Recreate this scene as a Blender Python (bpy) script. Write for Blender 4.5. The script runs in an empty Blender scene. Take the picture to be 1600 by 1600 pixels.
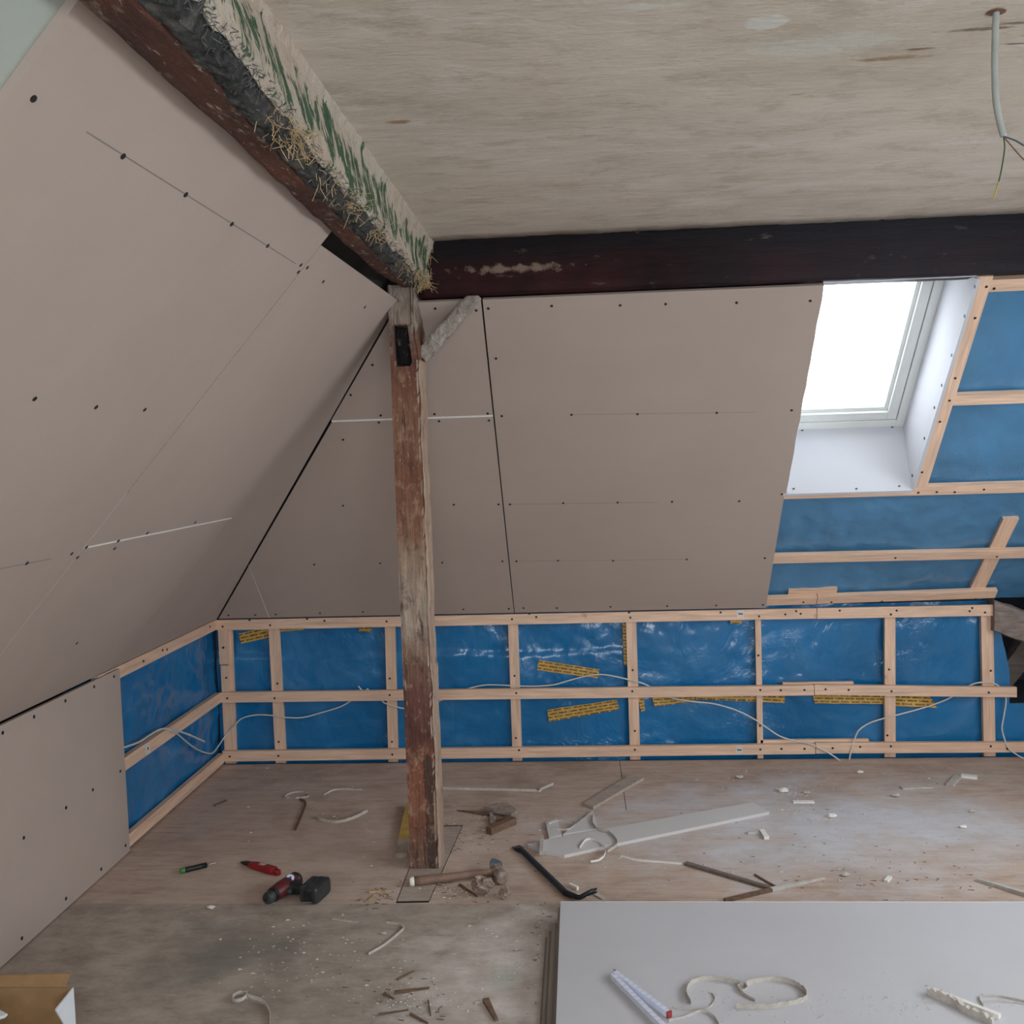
import bpy, math, random
from mathutils import Vector, noise
random.seed(7)
V = Vector
scene = bpy.context.scene
COL = scene.collection

# ------------------------------------------------------------------ camera, sky, exposure
EYE = V((0.0, 0.0, 1.53))
CR = V((0.9972334, 0.06726252, -0.03164344))
CU = V((0.02721789, 0.06572292, 0.99746663))
CF = V((-0.06917182, 0.99556831, -0.06371034))
FPX = 1519.13
cam = bpy.data.cameras.new('camera')
cam.sensor_fit = 'HORIZONTAL'
cam.sensor_width = 36.0
cam.lens = 36.0 * FPX / 1600.0
cam.clip_start = 0.05
camo = bpy.data.objects.new('camera', cam)
COL.objects.link(camo)
m = camo.matrix_world.copy()
for i in range(3):
    m[i][0] = CR[i]; m[i][1] = CU[i]; m[i][2] = -CF[i]; m[i][3] = EYE[i]
camo.matrix_world = m
scene.camera = camo

world = bpy.data.worlds.new('overcast_sky')
scene.world = world
world.use_nodes = True
bgn = world.node_tree.nodes['Background']
bgn.inputs[0].default_value = (0.91, 0.95, 1.0, 1)
bgn.inputs[1].default_value = 7.0

def portal(name, loc, direction, sx, sy):
    l = bpy.data.lights.new(name, 'AREA')
    l.shape = 'RECTANGLE'; l.size = sx; l.size_y = sy
    l.cycles.is_portal = True
    o = bpy.data.objects.new(name, l)
    COL.objects.link(o)
    o.location = loc
    o.rotation_euler = V(direction).to_track_quat('-Z', 'Y').to_euler()
    return o

scene.view_settings.view_transform = 'Standard'
scene.view_settings.look = 'None'
scene.view_settings.exposure = 0.42
scene.view_settings.gamma = 1.0
scene.view_settings.use_curve_mapping = False
scene.cycles.max_bounces = 7
scene.cycles.diffuse_bounces = 5
scene.cycles.glossy_bounces = 2
scene.cycles.use_denoising = True

# ------------------------------------------------------------------ room measures (metres)
D, L, HK = 4.67, 1.809, 0.738          # back wall, left wall, knee wall height
ANG = math.radians(48.5)
CA, SA = math.cos(ANG), math.sin(ANG)
ZC = 2.27                              # ceiling
XR, YR = 3.2, -1.6                     # right wall, rear wall
YB, ZB = 3.457, 2.08                   # purlin front, purlin underside
UB, NB = V((0, -CA, SA)), V((0, SA, CA))
UL, NL = V((CA, 0, SA)), V((-SA, 0, CA))

def BS(x, s, n=0.0):                   # point on the back slope
    return V((x, D, HK)) + UB * s + NB * n
def LS(y, s, n=0.0):                   # point on the left slope
    return V((-L, y, HK)) + UL * s + NL * n
def ray(px, py):
    return CF * FPX + CR * (px - 800) - CU * (py - 800)
def hit(px, py, nrm, pt):
    d = ray(px, py)
    return EYE + d * ((V(pt) - EYE).dot(nrm) / d.dot(nrm))
def FL(px, py, z=0.0):
    return hit(px, py, V((0, 0, 1)), (0, 0, z))
def BK(px, py, y=D):
    return hit(px, py, V((0, 1, 0)), (0, y, 0))
def LF(px, py, x=-L):
    return hit(px, py, V((1, 0, 0)), (x, 0, 0))
def BSP(px, py):                       # (x, s) on the back slope
    p = hit(px, py, NB, (0, D, HK)); return p.x, (p - V((0, D, HK))).dot(UB)
def LSP(px, py):
    p = hit(px, py, NL, (-L, 0, HK)); return p.y, (p - V((-L, 0, HK))).dot(UL)

# ------------------------------------------------------------------ materials
MATS = {}
class NT:
    def __init__(s, name):
        s.m = bpy.data.materials.new(name); s.m.use_nodes = True
        s.t = s.m.node_tree; s.b = s.t.nodes['Principled BSDF']
        s.pos = s.t.nodes.new('ShaderNodeNewGeometry').outputs['Position']
    def link(s, a, b): s.t.links.new(a, b)
    def mapped(s, scale, loc=(0, 0, 0), rot=(0, 0, 0), src=None):
        n = s.t.nodes.new('ShaderNodeMapping')
        n.inputs['Scale'].default_value = scale; n.inputs['Location'].default_value = loc
        n.inputs['Rotation'].default_value = rot
        s.link(src or s.pos, n.inputs[0]); return n.outputs[0]
    def noise(s, scale, detail=4, rough=0.55, stretch=(1, 1, 1), loc=(0, 0, 0), dist=0.0, rot=(0, 0, 0), pre=None):
        n = s.t.nodes.new('ShaderNodeTexNoise')
        n.inputs['Scale'].default_value = scale; n.inputs['Detail'].default_value = detail
        n.inputs['Roughness'].default_value = rough; n.inputs['Distortion'].default_value = dist
        s.link(s.mapped(stretch, loc, rot, s.mapped((1, 1, 1), rot=pre) if pre else None), n.inputs['Vector']); return n.outputs['Fac']
    def ramp(s, fac, stops, interp='LINEAR'):
        n = s.t.nodes.new('ShaderNodeValToRGB'); n.color_ramp.interpolation = interp
        e = n.color_ramp.elements
        while len(e) < len(stops): e.new(0.5)
        for el, (p, c) in zip(e, stops):
            el.position = p
            if not isinstance(c, (tuple, list)): c = (c, c, c)
            el.color = (*c, 1)
        s.link(fac, n.inputs[0]); return n.outputs[0]
    def mix(s, fac, a, b, mode='MIX'):
        n = s.t.nodes.new('ShaderNodeMix'); n.data_type = 'RGBA'; n.blend_type = mode
        if isinstance(fac, (int, float)): n.inputs[0].default_value = fac
        else: s.link(fac, n.inputs[0])
        for k, v in ((6, a), (7, b)):
            if isinstance(v, (tuple, list)): n.inputs[k].default_value = (*v, 1)
            else: s.link(v, n.inputs[k])
        return n.outputs[2]
    def math(s, op, a, b=0.0, c=None):
        n = s.t.nodes.new('ShaderNodeMath'); n.operation = op
        for k, v in ((0, a), (1, b), (2, c)):
            if v is None: continue
            if isinstance(v, (int, float)): n.inputs[k].default_value = v
            else: s.link(v, n.inputs[k])
        return n.outputs[0]
    def sep(s, src=None):
        n = s.t.nodes.new('ShaderNodeSeparateXYZ'); s.link(src or s.pos, n.inputs[0]); return n.outputs
    def blob(s, c, size, soft=0.5, wob=0.6, wscale=14, rot=0.0):       # stain of its own shape around a world point
        v = s.mapped((1, 1, 1), tuple(-x for x in c))
        v = s.mapped(tuple(1 / x for x in size), (0, 0, 0), (0, 0, rot), src=v) if not rot else s.mapped(tuple(1 / x for x in size), src=s.mapped((1, 1, 1), rot=(0, 0, rot), src=v))
        n = s.t.nodes.new('ShaderNodeVectorMath'); n.operation = 'LENGTH'; s.link(v, n.inputs[0])
        k = s.noise(wscale, 4, 0.6)
        d = s.math('ADD', n.outputs['Value'], s.math('MULTIPLY', s.math('SUBTRACT', k, 0.5), wob * 3))
        return s.ramp(d, [(max(0.0, 1 - soft) * 0.5, 1.0), (0.5 + soft * 0.2, 0.0)])
    def bump(s, h, strength=0.3, dist=0.01):
        n = s.t.nodes.new('ShaderNodeBump'); n.inputs['Strength'].default_value = strength
        n.inputs['Distance'].default_value = dist
        s.link(h, n.inputs['Height']); s.link(n.outputs[0], s.b.inputs['Normal'])
    def done(s, col=None, rough=0.7, **kw):
        if col is not None:
            if isinstance(col, (tuple, list)): s.b.inputs['Base Color'].default_value = (*col, 1)
            else: s.link(col, s.b.inputs['Base Color'])
        if isinstance(rough, (int, float)): s.b.inputs['Roughness'].default_value = rough
        else: s.link(rough, s.b.inputs['Roughness'])
        for k, v in kw.items(): s.b.inputs[k.replace('_', ' ')].default_value = v
        return s.m

def simple(name, col, rough=0.6, vary=0.25, scale=30, bump=0.1, **kw):
    n = NT(name)
    f = n.noise(scale, 4)
    c = n.mix(n.ramp(f, [(0.3, 0.0), (0.7, 1.0)]), tuple(x * (1 - vary) for x in col), tuple(min(1, x * (1 + vary)) for x in col))
    if bump: n.bump(f, bump, 0.002)
    MATS[name] = n.done(c, rough, **kw)
    return MATS[name]

def mk_plasterboard(name, base, vary=0.05):
    n = NT(name)
    a = n.noise(1.3, 5, 0.6); b = n.noise(160, 2); st = n.noise(2.5, 4, 0.6, (0.5, 3, 3))
    c = n.mix(n.ramp(a, [(0.3, 0.0), (0.7, 1.0)]), tuple(x * (1 - vary) for x in base), tuple(x * (1 + vary) for x in base))
    c = n.mix(n.math('MULTIPLY', n.ramp(st, [(0.5, 0.0), (0.8, 1.0)]), 0.10), c, tuple(min(1, x * 1.3) for x in base))
    c = n.mix(n.math('MULTIPLY', b, 0.12), c, tuple(x * 0.75 for x in base))
    n.bump(b, 0.06, 0.001)
    MATS[name] = n.done(c, 0.75, Specular_IOR_Level=0.25)
mk_plasterboard('board_paper', (0.435, 0.35, 0.305))
mk_plasterboard('board_skylit', (0.55, 0.54, 0.57))  # bluish light from the skylight put into the paper colour
mk_plasterboard('lining_white', (0.56, 0.56, 0.60), 0.02)
mk_plasterboard('pale_green_plaster', (0.40, 0.43, 0.385))
mk_plasterboard('board_dirty', (0.27, 0.235, 0.21), 0.25)
mk_plasterboard('board_offcut', (0.60, 0.575, 0.57))
simple('gypsum', (0.78, 0.75, 0.71), 0.85, 0.06, 90)
simple('gypsum_grey', (0.50, 0.47, 0.44), 0.85, 0.15, 60)
simple('dust_pale', (0.50, 0.455, 0.41), 0.9, 0.15, 60)
simple('dark_gap', (0.012, 0.011, 0.010), 0.9, 0.2, 20)
simple('screw_black', (0.012, 0.011, 0.011), 0.5, 0.1, 50, 0)
simple('pencil', (0.22, 0.20, 0.19), 0.9, 0.1, 50, 0)
simple('window_white', (0.80, 0.82, 0.80), 0.35, 0.02, 10, 0)
simple('seal_grey', (0.25, 0.27, 0.28), 0.5, 0.05, 10, 0)
simple('cable_white', (0.62, 0.60, 0.56), 0.45, 0.08, 40, 0)
simple('cable_grey', (0.36, 0.38, 0.36), 0.45, 0.08, 40, 0)
simple('wire_blue', (0.02, 0.06, 0.10), 0.4, 0.1, 40, 0)
simple('wire_brown', (0.17, 0.07, 0.04), 0.4, 0.1, 40, 0)
simple('wire_green', (0.03, 0.09, 0.04), 0.4, 0.1, 40, 0)
simple('wire_yellow', (0.45, 0.35, 0.05), 0.4, 0.1, 40, 0)
simple('black_plastic', (0.012, 0.013, 0.014), 0.45, 0.3, 60, 0.1)
simple('grey_plastic', (0.028, 0.030, 0.033), 0.4, 0.3, 60, 0.1)
simple('dusty_black', (0.035, 0.035, 0.036), 0.6, 0.6, 50, 0.1)
simple('tool_red', (0.10, 0.012, 0.014), 0.45, 0.25, 50, 0.05)
simple('knife_red', (0.27, 0.010, 0.014), 0.4, 0.2, 50, 0.05)
simple('label_cream', (0.55, 0.47, 0.38), 0.6, 0.2, 90, 0)
simple('badge_white', (0.60, 0.68, 0.85), 0.4, 0.05, 90, 0)
simple('badge_blue', (0.05, 0.10, 0.40), 0.4, 0.05, 90, 0)
simple('tool_green', (0.06, 0.22, 0.05), 0.4, 0.2, 90, 0)
simple('steel_blue', (0.20, 0.24, 0.27), 0.42, 0.3, 50, 0.1, Metallic=0.6)
simple('steel_pale', (0.5, 0.48, 0.46), 0.35, 0.1, 50, 0.1, Metallic=0.9)
simple('crowbar_paint', (0.010, 0.016, 0.022), 0.4, 0.4, 50, 0.1)
simple('hammer_dust', (0.30, 0.24, 0.20), 0.8, 0.4, 45, 0.4)
simple('hammer_shaft', (0.24, 0.145, 0.105), 0.6, 0.2, 40, 0.1)
simple('shaft_end_white', (0.80, 0.76, 0.68), 0.6, 0.05, 40, 0)
simple('clay_lump', (0.27, 0.205, 0.17), 0.95, 0.5, 70, 0.8)
simple('cardboard', (0.36, 0.215, 0.10), 0.8, 0.12, 25, 0.1)
simple('carton_white', (0.74, 0.76, 0.80), 0.6, 0.03, 25, 0.05)
simple('rule_white', (0.72, 0.75, 0.88), 0.45, 0.06, 60, 0)
simple('rule_mark', (0.05, 0.05, 0.08), 0.6, 0.1, 60, 0)
simple('rule_red', (0.35, 0.05, 0.04), 0.5, 0.1, 60, 0)
simple('plank_yellow', (0.48, 0.31, 0.075), 0.7, 0.15, 30, 0.1)
simple('plank_dusty', (0.36, 0.30, 0.24), 0.8, 0.2, 30, 0.1)
simple('straw', (0.50, 0.36, 0.19), 0.8, 0.35, 30, 0)
simple('straw_dark', (0.10, 0.10, 0.10), 0.9, 0.5, 30, 0)
simple('recess_dark', (0.020, 0.022, 0.035), 0.95, 0.3, 6, 0.1)
simple('wall_plain', (0.56, 0.53, 0.49), 0.8, 0.06, 4, 0.05)
simple('backing_dark', (0.05, 0.045, 0.04), 0.95, 0.3, 6, 0)
simple('sticker_white', (0.66, 0.60, 0.56), 0.6, 0.05, 60, 0)
simple('sticker_print', (0.10, 0.09, 0.08), 0.7, 0.1, 60, 0)

def mk_wood(name, base, axis, dark=0.72, scale=1.0, rough=0.65, pre=None):
    n = NT(name)
    st = [14, 14, 14]; st[axis] = 0.9
    g = n.noise(5 * scale, 6, 0.6, tuple(st), dist=0.4, pre=pre)
    big = n.noise(1.6, 3)
    c = n.mix(n.ramp(g, [(0.3, 0.0), (0.7, 1.0)]), tuple(x * dark for x in base), tuple(min(1, x * 1.15) for x in base))
    c = n.mix(n.math('MULTIPLY', n.ramp(big, [(0.35, 0.0), (0.7, 1.0)]), 0.35), c, tuple(x * y for x, y in zip(base, (0.88, 0.76, 0.66))))
    kn = n.noise(9, 2, 0.5, (1, 1, 1), (3.1, 0.7, 1.9))
    c = n.mix(n.ramp(kn, [(0.74, 0.0), (0.80, 0.7)]), c, tuple(x * y for x, y in zip(base, (0.45, 0.33, 0.25))))
    n.bump(g, 0.12, 0.002)
    MATS[name] = n.done(c, rough, Specular_IOR_Level=0.3)
PINE = (0.78, 0.54, 0.40)
mk_wood('pine_x', PINE, 0); mk_wood('pine_y', PINE, 1); mk_wood('pine_z', PINE, 2); mk_wood('pine_slope', PINE, 2, pre=(ANG - math.pi / 2, 0, 0))
mk_wood('old_splinter', (0.20, 0.125, 0.085), 0, 0.5)
mk_wood('grey_timber', (0.19, 0.155, 0.14), 0, 0.55)
mk_wood('eaves_wood', (0.27, 0.215, 0.195), 0, 0.55)

def mk_film(name, base):
    n = NT(name)
    w = n.noise(3.2, 4, 0.5, dist=1.2); w2 = n.noise(14, 2, 0.5, dist=1.5, stretch=(1, 1, 0.6)); big = n.noise(1.7, 3)
    c = n.mix(n.ramp(big, [(0.3, 0.0), (0.7, 1.0)]), tuple(x * 0.82 for x in base), tuple(x * 1.18 for x in base))
    c = n.mix(n.math('MULTIPLY', n.ramp(w, [(0.45, 0.0), (0.75, 1.0)]), 0.25), c, (0.10, 0.27, 0.46))
    cr = n.noise(30, 3, 0.6, dist=2.2); msk = n.ramp(n.noise(2.6, 3, 0.5, (1, 1, 1), (4, 1, 7)), [(0.52, 0.0), (0.66, 1.0)])
    h = n.math('ADD', n.math('ADD', w, n.math('MULTIPLY', w2, 0.22)), n.math('MULTIPLY', n.math('MULTIPLY', cr, msk), 0.30))
    n.bump(h, 0.40, 0.03)
    MATS[name] = n.done(c, n.ramp(big, [(0.3, 0.14), (0.7, 0.26)]), Specular_IOR_Level=0.65)
mk_film('film_blue', (0.005, 0.145, 0.365))
mk_film('film_slope_lit', (0.070, 0.205, 0.37))  # same film, reflected light put into its paler base colour

def mk_tape():
    n = NT('tape_print')
    uv = n.t.nodes.new('ShaderNodeUVMap').outputs[0]
    br = n.t.nodes.new('ShaderNodeTexBrick')
    n.link(uv, br.inputs['Vector'])
    br.offset = 0.5; br.squash = 1.0
    br.inputs['Scale'].default_value = 1.0
    br.inputs['Brick Width'].default_value = 0.050; br.inputs['Row Height'].default_value = 0.0165
    br.inputs['Mortar Size'].default_value = 0.0052; br.inputs['Mortar Smooth'].default_value = 0.2
    wv = n.t.nodes.new('ShaderNodeTexNoise'); wv.inputs['Scale'].default_value = 190; wv.inputs['Detail'].default_value = 1
    n.link(n.mapped((1.0, 0.35, 1), src=uv), wv.inputs['Vector'])
    ink = n.math('MULTIPLY', n.math('SUBTRACT', 1.0, br.outputs['Fac']), n.ramp(wv.outputs['Fac'], [(0.36, 0.25), (0.46, 1.0)]))
    c = n.mix(n.ramp(n.noise(12, 3), [(0.3, 0.0), (0.7, 1.0)]), (0.46, 0.27, 0.045), (0.66, 0.40, 0.10))
    c = n.mix(n.math('MULTIPLY', ink, 0.88), c, (0.035, 0.022, 0.012))
    MATS['tape_print'] = n.done(c, 0.45)
mk_tape()

def mk_ceiling():
    n = NT('old_ceiling')
    st = n.noise(3.2, 7, 0.68, (0.7, 1.9, 1), dist=0.6); fine = n.noise(18, 6, 0.68, (0.6, 2.4, 1)); big = n.noise(1.1, 4, 0.6)
    c = n.mix(n.ramp(st, [(0.32, 0.0), (0.68, 1.0)]), (0.56, 0.485, 0.41), (0.70, 0.62, 0.545))
    c = n.mix(n.math('MULTIPLY', n.ramp(big, [(0.45, 0.0), (0.7, 1.0)]), 0.40), c, (0.62, 0.52, 0.39))
    c = n.mix(n.math('MULTIPLY', n.ramp(n.noise(5.5, 5, 0.6, (0.7, 1.5, 1), (4, 2, 0)), [(0.55, 0.0), (0.66, 1.0)]), 0.35), c, (0.74, 0.70, 0.65))
    c = n.mix(n.math('MULTIPLY', n.ramp(fine, [(0.58, 0.0), (0.74, 1.0)]), 0.28), c, (0.74, 0.70, 0.64))
    c = n.mix(n.math('MULTIPLY', n.ramp(n.noise(30, 3, 0.6, (0.5, 2, 1), (9, 0, 0)), [(0.66, 0.0), (0.76, 1.0)]), 0.5), c, (0.27, 0.22, 0.18))
    pg = FL(1290, 70, ZC); c = n.mix(n.math('MULTIPLY', n.blob(pg, (0.30, 0.10, 1), 0.4, 0.5, 6), 0.6), c, (0.64, 0.64, 0.58))
    pg = FL(1195, 35, ZC); c = n.mix(n.math('MULTIPLY', n.blob(pg, (0.08, 0.07, 1), 0.2, 0.5, 9), 0.75), c, (0.72, 0.72, 0.68))
    pg = FL(1010, 10, ZC); c = n.mix(n.math('MULTIPLY', n.blob(pg, (0.14, 0.03, 1), 0.3, 0.5, 9), 0.6), c, (0.70, 0.71, 0.66))
    for px, py, sx, sy, col in ((1395, 90, 0.15, 0.022, (0.33, 0.19, 0.09)), (1435, 76, 0.06, 0.014, (0.20, 0.11, 0.06)), (622, 190, 0.055, 0.030, (0.36, 0.22, 0.11)),
                                (1530, 45, 0.14, 0.016, (0.20, 0.14, 0.11)), (1585, 36, 0.09, 0.013, (0.20, 0.13, 0.10)), (1590, 68, 0.07, 0.009, (0.20, 0.11, 0.08)), (1556, 18, 0.035, 0.035, (0.16, 0.09, 0.05))):
        c = n.mix(n.math('MULTIPLY', n.blob(FL(px, py, ZC), (sx, sy, 1), 0.5, 0.28, 45), 0.9), c, col)
    blt = n.noise(7, 7, 0.75, (0.8, 1.4, 1), (2, 5, 0))
    c = n.mix(n.math('MULTIPLY', n.ramp(blt, [(0.38, 1.0), (0.48, 0.0)]), 0.5), c, (0.43, 0.36, 0.28))
    c = n.mix(n.math('MULTIPLY', n.ramp(n.noise(45, 4, 0.7, (0.6, 1.6, 1), (7, 5, 0)), [(0.62, 0.0), (0.70, 1.0)]), 0.4), c, (0.78, 0.73, 0.67))
    h = n.math('ADD', n.math('MULTIPLY', st, 0.5), n.math('ADD', n.math('MULTIPLY', fine, 0.5), n.math('MULTIPLY', blt, 0.8)))
    n.bump(h, 0.7, 0.012)
    MATS['old_ceiling'] = n.done(c, 0.85, Specular_IOR_Level=0.2)
mk_ceiling()

def mk_floor(name, a, b, dusty, grain):
    n = NT(name)
    st = n.noise(7, 8, 0.72, grain, dist=0.3); big = n.noise(1.8, 6, 0.68); fine = n.noise(46, 6, 0.7, (0.5, 2, 1)); mot = n.noise(9, 7, 0.72, (0.8, 1.3, 1), (3, 8, 1))
    c = n.mix(n.ramp(st, [(0.28, 0.0), (0.72, 1.0)]), tuple(x * 0.86 for x in a), tuple(min(1, x * 1.08) for x in b))
    c = n.mix(n.math('MULTIPLY', n.ramp(mot, [(0.40, 0.0), (0.64, 1.0)]), 0.55), c, dusty)
    c = n.mix(n.math('MULTIPLY', n.ramp(big, [(0.36, 1.0), (0.50, 0.0)]), 0.40), c, tuple(x * 0.62 for x in a))
    c = n.mix(n.math('MULTIPLY', n.ramp(fine, [(0.55, 0.0), (0.72, 1.0)]), 0.45), c, dusty)
    p = V((0.95, 3.85, 0))          # plaster dust swept below the skylight, its bluish pool of light painted in too
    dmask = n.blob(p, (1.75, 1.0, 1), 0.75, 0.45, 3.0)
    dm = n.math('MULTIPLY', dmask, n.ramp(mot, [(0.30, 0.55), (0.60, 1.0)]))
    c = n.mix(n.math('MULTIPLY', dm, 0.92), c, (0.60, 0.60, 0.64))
    if 'far' in name:               # trodden dust towards the left wall, also painting in light missing there
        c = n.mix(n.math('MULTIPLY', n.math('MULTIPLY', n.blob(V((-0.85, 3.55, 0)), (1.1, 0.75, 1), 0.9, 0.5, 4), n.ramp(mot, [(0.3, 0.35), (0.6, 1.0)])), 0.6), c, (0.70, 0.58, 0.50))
    if 'near' in name:
        c = n.mix(n.math('MULTIPLY', n.blob(V((-1.15, 2.85, 0)), (0.42, 0.34, 1), 0.6, 0.5, 5), 0.7), c, (0.19, 0.185, 0.16))
        c = n.mix(n.math('MULTIPLY', n.math('MULTIPLY', n.blob(V((-0.18, 2.68, 0)), (0.62, 0.85, 1), 0.8, 0.5, 5), n.ramp(mot, [(0.3, 0.4), (0.6, 1.0)])), 0.85), c, (0.74, 0.68, 0.64))
        c = n.mix(n.math('MULTIPLY', n.blob(V((-0.25, 2.72, 0)), (0.10, 0.14, 1), 0.6, 0.5, 7), 0.45), c, (0.42, 0.46, 0.43))
    c = n.mix(n.math('MULTIPLY', n.ramp(n.noise(24, 6, 0.7, (0.3, 2.6, 1), (5, 1, 0)), [(0.60, 0.0), (0.70, 1.0)]), 0.6), c, tuple(x * 0.42 for x in a))
    c = n.mix(n.math('MULTIPLY', n.ramp(n.noise(75, 4, 0.7, (0.7, 1.4, 1), (2, 6, 0)), [(0.64, 0.0), (0.72, 1.0)]), 0.6), c, tuple(x * 0.35 for x in a))
    c = n.mix(n.math('MULTIPLY', n.ramp(n.noise(60, 4, 0.7, (0.7, 1.4, 1), (9, 2, 0)), [(0.65, 0.0), (0.73, 1.0)]), 0.6), c, (0.68, 0.64, 0.60))
    n.bump(n.math('ADD', st, fine), 0.25, 0.003)
    MATS[name] = n.done(c, 0.85, Specular_IOR_Level=0.2)
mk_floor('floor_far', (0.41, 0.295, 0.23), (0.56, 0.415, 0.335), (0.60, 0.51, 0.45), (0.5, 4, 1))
mk_floor('floor_near', (0.31, 0.255, 0.212), (0.42, 0.355, 0.30), (0.56, 0.495, 0.44), (1, 2, 1))
mk_floor('floor_patch', (0.34, 0.265, 0.22), (0.46, 0.37, 0.315), (0.54, 0.48, 0.43), (0.5, 3, 1))

def mk_post():
    n = NT('old_post_wood')
    x, y, z = n.sep()
    g = n.noise(9, 6, 0.65, (5, 5, 0.45), dist=0.8); big = n.noise(5, 4, 0.6, (1.5, 1.5, 0.8)); fl = n.noise(24, 5, 0.65, (1.3, 1.3, 0.7))
    zz = n.math('ADD', z, n.math('MULTIPLY', n.math('SUBTRACT', big, 0.5), 0.42))
    t = n.math('DIVIDE', zz, 2.1)
    c = n.ramp(t, [(0.0, (0.21, 0.12, 0.085)), (0.06, (0.24, 0.10, 0.06)), (0.16, (0.27, 0.105, 0.06)), (0.22, (0.13, 0.05, 0.04)), (0.30, (0.17, 0.07, 0.055)), (0.36, (0.24, 0.14, 0.10)),
                   (0.42, (0.45, 0.36, 0.285)), (0.53, (0.43, 0.33, 0.25)), (0.58, (0.29, 0.15, 0.09)), (0.68, (0.21, 0.085, 0.05)), (0.76, (0.28, 0.14, 0.085)), (0.86, (0.20, 0.08, 0.05)), (0.93, (0.17, 0.10, 0.075)), (0.96, (0.34, 0.27, 0.22))])
    c = n.mix(n.math('MULTIPLY', n.ramp(g, [(0.45, 0.0), (0.7, 1.0)]), 0.6), c, (0.075, 0.035, 0.025))
    c = n.mix(n.math('MULTIPLY', n.ramp(fl, [(0.60, 0.0), (0.70, 1.0)]), 0.55), c, (0.45, 0.34, 0.26))
    dk = n.math('MULTIPLY', n.ramp(n.math('ADD', x, n.math('MULTIPLY', big, 0.05)), [(0.0, 0.0), (1.0, 0.0)]), 1.0)
    # blackened strip along the right arris of the lower third
    xr = n.math('ADD', x, n.math('MULTIPLY', n.math('SUBTRACT', fl, 0.5), 0.05))
    band = n.math('MULTIPLY', n.math('GREATER_THAN', xr, -0.592), n.math('LESS_THAN', zz, 0.34))
    c = n.mix(n.math('MULTIPLY', band, 0.8), c, (0.055, 0.035, 0.03))
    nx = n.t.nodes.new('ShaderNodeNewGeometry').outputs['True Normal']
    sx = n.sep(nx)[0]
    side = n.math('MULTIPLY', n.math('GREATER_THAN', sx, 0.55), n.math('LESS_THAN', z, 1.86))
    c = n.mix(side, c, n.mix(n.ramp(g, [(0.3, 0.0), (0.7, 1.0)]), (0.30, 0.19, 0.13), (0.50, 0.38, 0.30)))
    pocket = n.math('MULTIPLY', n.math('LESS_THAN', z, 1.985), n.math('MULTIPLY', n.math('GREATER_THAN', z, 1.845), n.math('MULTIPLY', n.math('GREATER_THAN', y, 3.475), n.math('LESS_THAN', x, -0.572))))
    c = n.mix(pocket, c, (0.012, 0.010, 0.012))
    ck_ = n.noise(14, 5, 0.7, (4, 4, 0.22), (1, 4, 2), dist=0.5)
    bl = n.noise(13, 6, 0.7, (1, 1, 0.8), (6, 3, 1))
    c = n.mix(n.math('MULTIPLY', n.ramp(bl, [(0.54, 0.0), (0.62, 1.0)]), 0.55), c, (0.40, 0.26, 0.18))
    c = n.mix(n.math('MULTIPLY', n.ramp(bl, [(0.36, 1.0), (0.44, 0.0)]), 0.6), c, (0.075, 0.035, 0.028))
    c = n.mix(n.ramp(ck_, [(0.63, 0.0), (0.68, 0.8)]), c, (0.035, 0.020, 0.015))
    c = n.mix(n.math('MULTIPLY', n.ramp(n.noise(60, 4, 0.7, (1.2, 1.2, 0.6), (7, 2, 5)), [(0.60, 0.0), (0.68, 1.0)]), 0.5), c, (0.50, 0.40, 0.32))
    n.bump(n.math('ADD', g, fl), 0.9, 0.010)
    MATS['old_post_wood'] = n.done(c, 0.7, Specular_IOR_Level=0.3)
mk_post()

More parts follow.
